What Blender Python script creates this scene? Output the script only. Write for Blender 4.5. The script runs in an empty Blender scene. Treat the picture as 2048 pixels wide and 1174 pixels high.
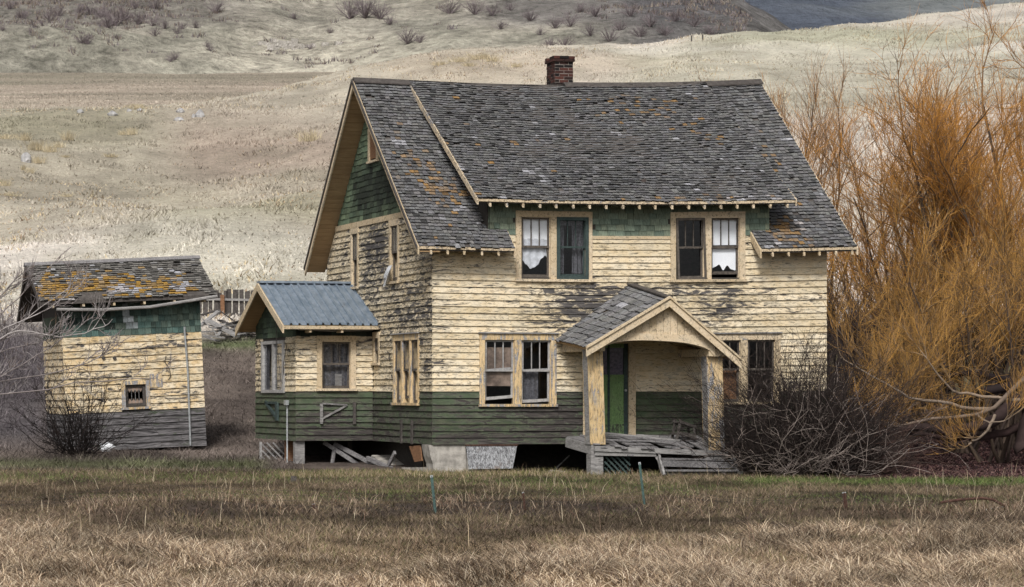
import bpy, math, random
import numpy as np
from mathutils import Vector, Matrix

random.seed(7); RNG = np.random.default_rng(11)
SC = bpy.context.scene
COL = SC.collection
R = math.radians

# ------------------------------------------------------------------ camera, sky, sun, exposure
FPX, PX, PY, CZ = 5650.0, 400.0, 781.0, 1.94          # lens in photo pixels, principal point, eye height
cam = bpy.data.cameras.new('camera'); cam_o = bpy.data.objects.new('camera', cam); COL.objects.link(cam_o)
cam_o.location = (0, 0, CZ); cam_o.rotation_euler = (R(90), 0, 0)
cam.sensor_width = 36; cam.lens = FPX / 2048 * 36
cam.shift_x = (1024 - PX) / 2048; cam.shift_y = (PY - 587) / 2048
cam.clip_start = 0.5; cam.clip_end = 6000
SC.camera = cam_o
SUN_EL, SUN_AZ = R(44), R(196)                          # azimuth clockwise from +Y (north): sun behind the viewer, a little left
w = bpy.data.worlds.new('World'); SC.world = w; w.use_nodes = True
nt = w.node_tree; bg = nt.nodes['Background']
sky = nt.nodes.new('ShaderNodeTexSky'); sky.sky_type = 'NISHITA'; sky.sun_disc = False
sky.sun_elevation = SUN_EL; sky.sun_rotation = SUN_AZ; sky.air_density = 0.6; sky.dust_density = 5.0; sky.ozone_density = 0.6
hs_ = nt.nodes.new('ShaderNodeHueSaturation'); hs_.inputs['Saturation'].default_value = 0.22   # thin overcast
nt.links.new(sky.outputs[0], hs_.inputs['Color']); nt.links.new(hs_.outputs[0], bg.inputs[0]); bg.inputs[1].default_value = 0.085
sun = bpy.data.lights.new('sun', 'SUN'); sun.energy = 2.0; sun.angle = R(12); sun.color = (1.0, 0.965, 0.92)
sun_o = bpy.data.objects.new('sun', sun); COL.objects.link(sun_o)
d = Vector((math.sin(SUN_AZ) * math.cos(SUN_EL), math.cos(SUN_AZ) * math.cos(SUN_EL), math.sin(SUN_EL)))
sun_o.rotation_euler = d.to_track_quat('Z', 'Y').to_euler(); sun_o.location = (0, -20, 60)
vs = SC.view_settings; vs.view_transform = 'Standard'; vs.look = 'None'; vs.gamma = 1.0; vs.exposure = 0.45; vs.use_curve_mapping = False

# ------------------------------------------------------------------ small tools
def lin(r, g, b):
    f = lambda c: (c / 255 / 12.92) if c / 255 <= 0.04045 else ((c / 255 + 0.055) / 1.055) ** 2.4
    return (f(r), f(g), f(b))
def mixc(a, b, t): return tuple(a[i] * (1 - t) + b[i] * t for i in range(3))
def sc(c, k): return tuple(x * k for x in c)

def _hash(ix, iy, seed):
    h = (ix.astype(np.int64) * 374761393 + iy.astype(np.int64) * 668265263 + seed * 1442695041) & 0x7fffffff
    h = ((h ^ (h >> 13)) * 1274126177) & 0x7fffffff
    return ((h ^ (h >> 16)) & 0xffff) / 65535.0
def noise2(x, y, seed=0):
    x = np.asarray(x, float); y = np.asarray(y, float)
    ix = np.floor(x); iy = np.floor(y); fx = x - ix; fy = y - iy
    fx = fx * fx * (3 - 2 * fx); fy = fy * fy * (3 - 2 * fy)
    a = _hash(ix, iy, seed); b = _hash(ix + 1, iy, seed); c = _hash(ix, iy + 1, seed); d2 = _hash(ix + 1, iy + 1, seed)
    return (a * (1 - fx) + b * fx) * (1 - fy) + (c * (1 - fx) + d2 * fx) * fy
def fbm(x, y, seed=0, n=4):
    s, a, t = 0, 0.5, 0
    for i in range(n):
        s = s + a * noise2(np.asarray(x) * 2 ** i, np.asarray(y) * 2 ** i, seed + i); t += a; a *= 0.5
    return s / t
def sstep(a, b, x):
    t = np.clip((np.asarray(x, float) - a) / (b - a), 0, 1); return t * t * (3 - 2 * t)

class MB:
    """collects shapes, builds ONE mesh object"""
    def __init__(self): self.v, self.f, self.c, self.wv = [], [], [], []
    def hexa(self, p, col=(1, 1, 1), skip=(), butt=None):
        n = len(self.v); self.v += [tuple(q) for q in p]
        F = [(3, 2, 1, 0), (4, 5, 6, 7), (0, 1, 5, 4), (1, 2, 6, 5), (2, 3, 7, 6), (3, 0, 4, 7)]
        for i, q in enumerate(F):
            if i in skip: continue
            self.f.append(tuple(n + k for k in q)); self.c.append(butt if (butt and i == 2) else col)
    def box(self, x0, x1, y0, y1, z0, z1, col=(1, 1, 1)):
        self.hexa([(x0, y0, z0), (x1, y0, z0), (x1, y1, z0), (x0, y1, z0), (x0, y0, z1), (x1, y0, z1), (x1, y1, z1), (x0, y1, z1)], col)
    def beam(self, p0, p1, w_, h_, col=(1, 1, 1), up=(0, 0, 1)):
        p0 = Vector(p0); p1 = Vector(p1); d_ = (p1 - p0).normalized(); s = d_.cross(Vector(up))
        if s.length < 1e-4: s = d_.cross(Vector((1, 0, 0)))
        s.normalize(); u = s.cross(d_).normalized(); s = s * w_ / 2; u = u * h_ / 2
        self.hexa([p0 - s - u, p0 + s - u, p1 + s - u, p1 - s - u, p0 - s + u, p0 + s + u, p1 + s + u, p1 - s + u], col)
    def prism(self, poly, off, col=(1, 1, 1)):
        """poly: list of 3d points, off: vector of extrusion"""
        n = len(self.v); m = len(poly); off = Vector(off)
        self.v += [tuple(q) for q in poly] + [tuple(Vector(q) + off) for q in poly]
        self.f.append(tuple(range(n + m - 1, n - 1, -1))); self.c.append(col)
        self.f.append(tuple(range(n + m, n + 2 * m))); self.c.append(col)
        for i in range(m):
            j = (i + 1) % m; self.f.append((n + i, n + j, n + m + j, n + m + i)); self.c.append(col)
    def tube(self, pts, rad, n=6, col=(1, 1, 1)):
        base = len(self.v); pts = [Vector(p) for p in pts]; K = len(pts)
        if not hasattr(rad, '__len__'): rad = [rad] * K
        for k in range(K):
            t = (pts[min(k + 1, K - 1)] - pts[max(k - 1, 0)]).normalized()
            a = t.cross(Vector((0.12, 0.31, 0.94)))
            if a.length < 1e-3: a = t.cross(Vector((1, 0, 0)))
            a.normalize(); b = t.cross(a)
            for i in range(n):
                an = 2 * math.pi * i / n; self.v.append(tuple(pts[k] + a * math.cos(an) * rad[k] + b * math.sin(an) * rad[k]))
        for k in range(K - 1):
            for i in range(n):
                j = (i + 1) % n; self.f.append((base + k * n + i, base + k * n + j, base + (k + 1) * n + j, base + (k + 1) * n + i)); self.c.append(col)
        self.f.append(tuple(base + i for i in range(n))[::-1]); self.c.append(col)
        self.f.append(tuple(base + (K - 1) * n + i for i in range(n))); self.c.append(col)
    def build(self, name, mat, parent=None, warp=None, smooth=False, wear=None):
        me = bpy.data.meshes.new(name)
        v = [warp(*q) for q in self.v] if warp else self.v
        me.from_pydata(v, [], self.f); me.update()
        at = me.attributes.new('col', 'FLOAT_COLOR', 'FACE')
        at.data.foreach_set('color', [x for c in self.c for x in (c[0], c[1], c[2], 1.0)])
        if wear is not None:
            wa = me.attributes.new('wear', 'FLOAT', 'POINT'); wa.data.foreach_set('value', [float(wear(*q)) for q in self.v])
        if smooth: me.polygons.foreach_set('use_smooth', [True] * len(me.polygons))
        me.materials.append(mat)
        o = bpy.data.objects.new(name, me); COL.objects.link(o)
        if parent: o.parent = parent
        return o

def npmesh(name, V, F, mat, col=None, parent=None, smooth=False):
    """V (n,3), F (m,3 or 4) arrays, col (n,3) per point"""
    me = bpy.data.meshes.new(name); n = len(V); m, k = F.shape
    me.vertices.add(n); me.vertices.foreach_set('co', np.ascontiguousarray(V, np.float32).ravel())
    me.loops.add(m * k); me.loops.foreach_set('vertex_index', np.ascontiguousarray(F, np.int32).ravel())
    me.polygons.add(m); me.polygons.foreach_set('loop_start', np.arange(0, m * k, k, dtype=np.int32))
    try: me.polygons.foreach_set('loop_total', np.full(m, k, np.int32))
    except Exception: pass
    if smooth: me.polygons.foreach_set('use_smooth', np.ones(m, bool))
    if col is not None:
        at = me.attributes.new('col', 'FLOAT_COLOR', 'POINT')
        at.data.foreach_set('color', np.concatenate([col, np.ones((n, 1))], 1).astype(np.float32).ravel())
    me.update(calc_edges=True); me.materials.append(mat)
    o = bpy.data.objects.new(name, me); COL.objects.link(o)
    if parent: o.parent = parent
    return o

def strands(P, rad, col, sides=3):
    """P (N,K,3) polylines, rad (N,K), col (N,3) -> V,F,C of tapered tubes"""
    N, K, _ = P.shape
    T = np.empty_like(P); T[:, 1:-1] = P[:, 2:] - P[:, :-2]; T[:, 0] = P[:, 1] - P[:, 0]; T[:, -1] = P[:, -1] - P[:, -2]
    T /= np.linalg.norm(T, axis=2, keepdims=True) + 1e-9
    A = np.cross(T, np.array([0.21, 0.83, 0.35])); A /= np.linalg.norm(A, axis=2, keepdims=True) + 1e-9
    B = np.cross(T, A)
    an = np.arange(sides) * 2 * np.pi / sides
    V = P[:, :, None, :] + rad[:, :, None, None] * (A[:, :, None, :] * np.cos(an)[None, None, :, None] + B[:, :, None, :] * np.sin(an)[None, None, :, None])
    idx = np.arange(N * K * sides).reshape(N, K, sides)
    q = np.stack([idx[:, :-1], np.roll(idx, -1, 2)[:, :-1], np.roll(idx, -1, 2)[:, 1:], idx[:, 1:]], -1).reshape(-1, 4)
    C = np.repeat(col, K * sides, 0)
    return V.reshape(-1, 3), q, C
def join(parts):
    V, F, C, n = [], [], [], 0
    for v, f, c in parts: V.append(v); F.append(f + n); C.append(c); n += len(v)
    return np.concatenate(V), np.concatenate(F), np.concatenate(C)

def thing(name, label, cat, loc=(0, 0, 0), rot=(0, 0, 0), group=None, parent=None):
    o = bpy.data.objects.new(name, None); COL.objects.link(o); o.location = loc; o.rotation_euler = rot
    o.empty_display_size = 0.3
    return tag(o, label, cat, group)
def tag(o, label, cat, group=None, kind=None):
    o['label'] = label; o['category'] = cat
    if group: o['group'] = group
    if kind: o['kind'] = kind
    return o
def part(name, parent):
    o = bpy.data.objects.new(name, None); COL.objects.link(o); o.parent = parent; o.empty_display_size = 0.1; return o

# ------------------------------------------------------------------ materials
class NT:
    def __init__(self, name):
        self.m = bpy.data.materials.new(name); self.m.use_nodes = True; self.t = self.m.node_tree
        self.b = self.t.nodes['Principled BSDF']; self.out = self.t.nodes['Material Output']
        self.b.inputs['Roughness'].default_value = 0.85; self.b.inputs['Specular IOR Level'].default_value = 0.25
    def n(self, typ, ins=None, **kw):
        nd = self.t.nodes.new(typ)
        for k, v in kw.items(): setattr(nd, k, v)
        for k, v in (ins or {}).items(): self.set(nd.inputs[k], v)
        return nd
    def set(self, sock, v):
        if isinstance(v, bpy.types.NodeSocket): self.t.links.new(v, sock)
        elif isinstance(v, (tuple, list)) and sock.type == 'RGBA': sock.default_value = (*v[:3], 1)
        else: sock.default_value = v
    def attr(self, name): return self.n('ShaderNodeAttribute', attribute_name=name)
    def coord(self, scale=(1, 1, 1), kind='Object', loc=None):
        tc = self.n('ShaderNodeTexCoord'); mp = self.n('ShaderNodeMapping', {'Vector': tc.outputs[kind]}); mp.inputs['Scale'].default_value = scale
        if loc is not None: self.set(mp.inputs['Location'], loc)
        return mp.outputs[0]
    def noise(self, vec, scale=1.0, detail=4, rough=0.6, dist=0.0):
        return self.n('ShaderNodeTexNoise', {'Vector': vec, 'Scale': scale, 'Detail': detail, 'Roughness': rough, 'Distortion': dist}).outputs['Fac']
    def math(self, op, a, b=0.0, c=0.0, clamp=False):
        nd = self.n('ShaderNodeMath', operation=op, use_clamp=clamp); self.set(nd.inputs[0], a); self.set(nd.inputs[1], b); self.set(nd.inputs[2], c); return nd.outputs[0]
    def remap(self, v, a, b, c=0.0, d_=1.0, smooth=True):
        nd = self.n('ShaderNodeMapRange', interpolation_type='SMOOTHSTEP' if smooth else 'LINEAR')
        for k, x in zip(('Value', 'From Min', 'From Max', 'To Min', 'To Max'), (v, a, b, c, d_)): self.set(nd.inputs[k], x)
        return nd.outputs[0]
    def mix(self, f, a, b, mode='MIX'):
        nd = self.n('ShaderNodeMix', data_type='RGBA', blend_type=mode); self.set(nd.inputs[0], f); self.set(nd.inputs[6], a); self.set(nd.inputs[7], b); return nd.outputs[2]
    def bump(self, h, strength=0.5, dist=0.01):
        nd = self.n('ShaderNodeBump', {'Height': h, 'Strength': strength, 'Distance': dist}); self.t.links.new(nd.outputs[0], self.b.inputs['Normal'])
    def base(self, c): self.set(self.b.inputs['Base Color'], c); return self.m

def m_paint(name, paint, paint2, wood=(0.022, 0.020, 0.020), wood2=(0.13, 0.12, 0.115), peel=0.0, stretch=(1.0, 1.0, 4.6), rough=0.75):
    """old flaking paint over dark weathered wood; attribute wear says where it has gone"""
    t = NT(name); wv = t.attr('wear').outputs['Fac']
    rnd = t.n('ShaderNodeObjectInfo').outputs['Random']
    off = t.n('ShaderNodeCombineXYZ', {'X': t.math('MULTIPLY', rnd, 37.0), 'Y': t.math('MULTIPLY', rnd, 11.0), 'Z': t.math('MULTIPLY', rnd, 53.0)}).outputs[0]
    v = t.coord(stretch, loc=off); v0 = t.coord((0.35, 0.35, 0.9)); vf = t.coord((1, 1, 1))
    n1 = t.noise(v, 2.0, 9, 0.74, 0.9); n2 = t.noise(v0, 1.0, 3, 0.5); n3 = t.noise(vf, 24, 6, 0.7)
    grain = t.noise(t.coord((1.5, 1.5, 40), loc=off), 2.0, 6, 0.65)
    s = t.math('ADD', t.math('ADD', t.math('MULTIPLY_ADD', n1, 2.5, -0.75), t.math('MULTIPLY_ADD', n2, 0.7, -0.175)), t.math('MULTIPLY', n3, 0.22))
    s = t.math('ADD', t.math('ADD', s, t.math('MULTIPLY', wv, 0.62)), t.math('MULTIPLY', rnd, 0.10))
    mask = t.remap(s, 1.19 - peel, 1.27 - peel)
    thin = t.remap(s, 0.98 - peel, 1.22 - peel)
    n5 = t.noise(t.coord((1.3, 1.3, 1.6), loc=off), 2.2, 6, 0.7); pc = t.mix(t.remap(n5, 0.35, 0.65), paint, paint2); pc = t.mix(t.remap(n5, 0.5, 0.72, 0, 0.5), pc, sc(mixc(paint, (0.32, 0.30, 0.27), 0.5), 0.6))
    pc = t.mix(t.math('MULTIPLY', thin, 0.45), pc, sc(mixc(paint, (0.3, 0.28, 0.25), 0.6), 0.75))
    pc = t.mix(t.remap(n3, 0.52, 0.8, 0, 0.55), pc, sc(paint, 0.30))
    n4 = t.noise(v, 6.5, 6, 0.75, 0.6); pc = t.mix(t.remap(t.math('ADD', n4, t.math('MULTIPLY', wv, 0.12)), 0.53, 0.63, 0, 0.85), pc, sc(mixc(paint, (0.25, 0.25, 0.25), 0.5), 0.32))
    pc = t.mix(t.remap(n4, 0.44, 0.34, 0, 0.5), pc, mixc(paint2, (0.80, 0.76, 0.66), 0.6) if paint[0] > 0.3 else sc(paint2, 1.8))
    pc = t.mix(1.0, pc, t.n('ShaderNodeCombineColor', {0: t.math('ADD', t.math('MULTIPLY', rnd, 0.22), 0.85), 1: t.math('ADD', t.math('MULTIPLY', rnd, 0.24), 0.83), 2: t.math('ADD', t.math('MULTIPLY', rnd, 0.30), 0.78)}).outputs[0], 'MULTIPLY')
    wc = t.mix(t.remap(grain, 0.35, 0.68), wood, wood2)
    t.bump(t.math('SUBTRACT', t.math('MULTIPLY', grain, 0.4), mask), 0.5, 0.006)
    t.b.inputs['Roughness'].default_value = rough
    if paint[0] < 0.1 and paint[1] < 0.1:
        n6 = t.noise(t.coord((0.8, 0.8, 2.2), loc=off), 2.4, 6, 0.7); pc = t.mix(t.remap(n6, 0.52, 0.66, 0, 0.8), pc, (0.06, 0.05, 0.045)); pc = t.mix(t.remap(n6, 0.50, 0.36, 0, 0.75), pc, (0.070, 0.098, 0.056))
    return t.base(t.mix(mask, pc, wc))

def m_wood(name, c1, c2, stretch=(2, 2, 2), scale=3.0, attr=False, rough=0.85):
    t = NT(name); rnd = t.n('ShaderNodeObjectInfo').outputs['Random']
    off = t.n('ShaderNodeCombineXYZ', {'X': t.math('MULTIPLY', rnd, 31.0), 'Y': t.math('MULTIPLY', rnd, 17.0), 'Z': t.math('MULTIPLY', rnd, 41.0)}).outputs[0]
    g = t.noise(t.coord(stretch, loc=off), scale, 7, 0.7, 0.5); n = t.noise(t.coord((1, 1, 1), loc=off), 1.3, 4, 0.6)
    c = t.mix(t.remap(g, 0.3, 0.7), c1, c2)
    c = t.mix(t.remap(n, 0.4, 0.75, 0, 0.55), c, sc(c1, 0.6))
    c = t.mix(t.math('MULTIPLY', rnd, 0.3), c, sc(c2, 1.1))
    if attr: c = t.mix(1.0, c, t.attr('col').outputs['Color'], 'MULTIPLY')
    t.bump(g, 0.5, 0.006); t.b.inputs['Roughness'].default_value = rough
    return t.base(c)

def m_attr(name, amt=0.35, scale=30, stretch=(1, 1, 1), bump=0.5, rough=0.9, spots=None):
    """colour comes per piece (attribute col), broken up by fine noise"""
    t = NT(name); c = t.attr('col').outputs['Color']
    n = t.noise(t.coord(stretch), scale, 6, 0.7)
    k = t.remap(n, 0.25, 0.75, 1 - amt, 1 + amt, False)
    c = t.mix(1.0, c, t.n('ShaderNodeCombineColor', {0: k, 1: k, 2: k}).outputs[0], 'MULTIPLY')
    if bump: t.bump(n, bump, 0.01)
    t.b.inputs['Roughness'].default_value = rough
    return t.base(c)

def m_plain(name, c, rough=0.6, metal=0.0, amt=0.25, scale=12):
    t = NT(name); n = t.noise(t.coord(), scale, 5, 0.65)
    t.b.inputs['Roughness'].default_value = rough; t.b.inputs['Metallic'].default_value = metal
    return t.base(t.mix(t.remap(n, 0.3, 0.7), sc(c, 1 - amt), sc(c, 1 + amt)))

CREAM, CREAM2 = (0.66, 0.54, 0.355), (0.74, 0.66, 0.505)
GREEN, GREEN2 = (0.030, 0.058, 0.032), (0.045, 0.066, 0.045)
M = {}
M['cream'] = m_paint('cream_clapboard_paint', CREAM, CREAM2, peel=0.0)
M['green'] = m_paint('green_clapboard_paint', (0.042, 0.062, 0.034), (0.078, 0.092, 0.056), wood=(0.014, 0.012, 0.012), wood2=(0.085, 0.075, 0.068), peel=0.14)
M['trim'] = m_paint('cream_trim_paint', (0.57, 0.455, 0.305), (0.61, 0.51, 0.365), wood=(0.13, 0.125, 0.125), wood2=(0.36, 0.35, 0.35), stretch=(3, 3, 3), peel=-0.08)
M['trim_bare'] = m_paint('flaking_trim_paint', (0.66, 0.48, 0.26), (0.68, 0.53, 0.32), wood=(0.14, 0.14, 0.15), wood2=(0.42, 0.42, 0.43), stretch=(5.0, 5.0, 0.8), peel=0.22)
M['shed_cream'] = m_paint('shed_cream_paint', (0.62, 0.46, 0.25), CREAM2, peel=0.03)
M['shed_green'] = m_paint('shed_dark_boards', (0.030, 0.045, 0.034), (0.045, 0.052, 0.045), wood=(0.012, 0.011, 0.012), wood2=(0.20, 0.19, 0.195), peel=0.45)
M['backing'] = m_plain('dark_sheathing', (0.05, 0.045, 0.04), 0.9)
M['inside'] = m_plain('dim_interior_plaster', (0.07, 0.055, 0.05), 0.9)
M['shingle'] = m_attr('cedar_roof_shingle', 0.65, 7, (9, 1.8, 1.8), 0.7)
M['wshingle'] = m_attr('green_wall_shingle', 0.55, 10, (5, 5, 0.8), 0.6)
M['grey'] = m_wood('grey_weathered_wood', (0.10, 0.095, 0.095), (0.34, 0.33, 0.32), (1.5, 1.5, 6), 4)
M['greylong'] = m_wood('grey_weathered_plank', (0.075, 0.072, 0.075), (0.27, 0.26, 0.26), (9, 1.2, 9), 3)
M['darkwood'] = m_wood('dark_weathered_wood', (0.030, 0.026, 0.024), (0.11, 0.098, 0.09), (3, 3, 3), 4)
M['brown'] = m_wood('brown_bare_board', (0.11, 0.055, 0.03), (0.26, 0.14, 0.075), (2, 2, 9), 4)
M['soffit'] = m_wood('tan_soffit_board', (0.30, 0.195, 0.10), (0.42, 0.285, 0.15), (0.8, 6, 6), 3)
M['sash'] = m_wood('dark_sash_wood', (0.035, 0.03, 0.028), (0.14, 0.12, 0.10), (3, 3, 3), 5)
M['sash_white'] = m_wood('grey_white_sash_paint', (0.20, 0.195, 0.19), (0.42, 0.41, 0.40), (3, 3, 3), 5)
M['sash_green'] = m_wood('dark_green_screen_frame', (0.020, 0.032, 0.032), (0.06, 0.085, 0.08), (3, 3, 3), 5)
M['concrete'] = m_plain('old_concrete', (0.33, 0.31, 0.28), 0.9, 0, 0.35, 5)
M['metal_roof'] = m_plain('galvanised_roofing', (0.22, 0.27, 0.33), 0.42, 0.45, 0.30, 4)
t = NT('rust_streaked_roofing'); n = t.noise(t.coord((2, 1, 1)), 3, 6, 0.7); n2 = t.noise(t.coord((7, 1.2, 1.2)), 2.2, 5, 0.7, 0.6)
c = t.mix(t.remap(n, 0.3, 0.7), (0.17, 0.215, 0.265), (0.30, 0.35, 0.41)); t.b.inputs['Roughness'].default_value = 0.45; t.b.inputs['Metallic'].default_value = 0.4
M['metal_roof'] = t.base(t.mix(t.remap(n2, 0.58, 0.74, 0, 0.6), c, (0.14, 0.10, 0.08)))
M['galv'] = m_plain('galvanised_pipe', (0.42, 0.44, 0.45), 0.45, 0.5, 0.2)
M['rust'] = m_plain('rusty_iron', (0.075, 0.040, 0.030), 0.85, 0.1, 0.45, 25)
M['fabric'] = m_plain('white_blind_cloth', (0.88, 0.90, 0.93), 0.9, 0, 0.04, 4)
M['curtain'] = m_plain('grey_lace_curtain', (0.085, 0.085, 0.095), 0.9, 0, 0.45, 20)
M['lace'] = m_plain('pale_lace_curtain', (0.58, 0.60, 0.64), 0.9, 0, 0.15, 9)
M['door_reflection'] = m_plain('violet_reflection_cloth', (0.13, 0.11, 0.15), 0.9, 0, 0.4, 14)
M['dingy'] = m_plain('brown_stained_blind', (0.20, 0.15, 0.12), 0.9, 0, 0.55, 3)
M['plastic'] = m_plain('pale_plastic_film', (0.62, 0.64, 0.67), 0.4, 0, 0.2)
M['door'] = m_paint('green_door_paint', (0.15, 0.26, 0.10), (0.19, 0.31, 0.13), wood=(0.03, 0.035, 0.025), wood2=(0.09, 0.10, 0.07), stretch=(6, 6, 2), peel=0.12, rough=0.5)
M['brick'] = m_attr('sooty_brick', 0.5, 14)
M['mortar'] = m_plain('pale_mortar', (0.26, 0.23, 0.21), 0.95)
M['rock'] = m_plain('pale_boulder', (0.34, 0.335, 0.335), 0.9, 0, 0.35, 2)
M['twig'] = m_attr('twig_bark', 0.25, 8, bump=0)
M['grass'] = m_attr('dry_grass_blade', 0.2, 3, bump=0)
M['tpost'] = m_plain('green_steel_post', (0.07, 0.12, 0.11), 0.6, 0.1, 0.3)
M['wire'] = m_plain('dull_wire', (0.06, 0.055, 0.05), 0.9, 0.0)
# glass: clear pane with a fresnel reflection
t = NT('window_glass'); t.t.nodes.remove(t.b)
tr = t.n('ShaderNodeBsdfTransparent', {'Color': (0.97, 0.975, 0.98)}); gl = t.n('ShaderNodeBsdfGlossy', {'Color': (0.9, 0.92, 0.95), 'Roughness': 0.04})
lw_ = t.n('ShaderNodeLayerWeight', {'Blend': 0.5}); mx = t.n('ShaderNodeMixShader', {0: t.math('MULTIPLY_ADD', t.math('POWER', lw_.outputs['Facing'], 4.0), 0.6, 0.035)}); t.t.links.new(tr.outputs[0], mx.inputs[1]); t.t.links.new(gl.outputs[0], mx.inputs[2])
t.t.links.new(mx.outputs[0], t.out.inputs[0]); M['glass'] = t.m
# blotchy sheet metal
t = NT('mottled_sheet_metal'); n = t.noise(t.coord((5, 5, 2.2)), 5, 8, 0.75, 1.2)
c = t.mix(t.remap(n, 0.42, 0.6), (0.09, 0.09, 0.095), (0.36, 0.37, 0.385)); n2 = t.noise(t.coord(), 2.3, 4)
t.b.inputs['Roughness'].default_value = 0.6; M['sheet'] = t.base(t.mix(t.remap(n2, 0.55, 0.75, 0, 0.6), c, (0.20, 0.13, 0.09)))
# ground: colour of turf and soil per place (attribute col), broken up at several sizes
def m_ground(name, s1, s2, s3, amt):
    t = NT(name); c = t.attr('col').outputs['Color']
    a = t.noise(t.coord(), s1, 5, 0.65); b = t.noise(t.coord(), s2, 4, 0.7); e = t.noise(t.coord((1, 0.55, 1)), s3, 4, 0.7)
    k = t.math('ADD', t.math('MULTIPLY', t.math('SUBTRACT', a, 0.5), amt * 1.6), t.math('ADD', t.math('MULTIPLY', t.math('SUBTRACT', b, 0.5), amt * 2.2), t.math('MULTIPLY', t.math('SUBTRACT', e, 0.5), amt * 2.2)))
    k = t.math('MAXIMUM', t.math('ADD', k, 1.0), 0.2)
    c = t.mix(1.0, c, t.n('ShaderNodeCombineColor', {0: k, 1: k, 2: t.math('MULTIPLY', k, 0.98)}).outputs[0], 'MULTIPLY')
    t.bump(t.math('ADD', b, e), 0.7, 0.5 / s2); t.b.inputs['Roughness'].default_value = 1.0; t.b.inputs['Specular IOR Level'].default_value = 0.05
    return t.base(c)
M['ground'] = m_ground('matted_grass_ground', 0.25, 2.2, 7.0, 0.40)
M['field'] = m_ground('brown_field', 0.05, 0.5, 1.6, 0.25)
M['farhill'] = m_ground('scrubby_hill', 0.05, 0.25, 0.9, 0.75)
M['ridge'] = m_ground('wooded_ridge', 0.02, 0.08, 0.3, 0.40)

# ------------------------------------------------------------------ terrain
HY = np.array([-80, 0, 60, 67, 75, 82, 92, 110, 130.]); HZ = np.array([0, 0, 0, .05, .33, .95, 2.15, 4.45, 7.2])
CX = np.array([-3000, -800, 0, 400, 560, 700, 900, 1300, 1600, 2048, 2800, 6000.])
CYP = np.array([250, 232, 216, 204, 178, 136, 102, 82, 57, 12, -30, -60.])
def ground_h(X, Y, bumps=True):
    X = np.asarray(X, float); Y = np.asarray(Y, float)
    h = np.interp(Y, HY, HZ)
    xp = PX + FPX * X / np.maximum(Y, 60)
    yc = np.interp(xp, CX, CYP) + (noise2(xp / 60.0, 0 * xp, 5) - 0.5) * 9 + (noise2(xp / 14.0, 0 * xp, 6) - 0.5) * 4
    Yc = np.interp(xp, [0, 700, 2048], [255, 270, 305]); hc = CZ + (PY - yc) * Yc / FPX
    t = (Y - 130) / (Yc - 130)
    hh = 7.2 + (hc - 7.2) * np.minimum(t, 1) - np.maximum(Y - Yc, 0) * 0.12
    h = np.where(Y > 130, hh, h)
    if bumps:
        k = sstep(95, 150, Y) * (1 - sstep(0.85, 1.0, t) * 0.7)
        h = h + k * ((fbm(X / 22, Y / 30, 3, 3) - 0.5) * 3.2 + (fbm(X / 4, Y / 5, 9, 3) - 0.5) * 0.55)
        k2 = (1 - sstep(55, 62, Y)); h = h + k2 * ((fbm(X / 3.2, Y / 4.0, 21, 3) - 0.5) * 0.26)
        h = h + sstep(68, 80, Y) * (1 - sstep(100, 130, Y)) * (fbm(X / 3, Y / 3, 31, 3) - 0.5) * 0.35
        # low bank along the old wire fence
        h = h + 0.16 * np.exp(-((Y - 43.5 - 0.6 * np.sin(X * 0.5)) / 1.1) ** 2)
    return h
def pick(x, y, y0=20.0, y1=330.0):
    Ys = np.linspace(y0, y1, 3000); X = (x - PX) / FPX * Ys; z = CZ + (PY - y) / FPX * Ys
    g = ground_h(X, Ys); i = int(np.argmax(g >= z)); return float(X[i]), float(Ys[i]), float(g[i])
def wpt(x, y, Y): return ((x - PX) / FPX * Y, Y, CZ + (PY - y) / FPX * Y)

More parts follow.
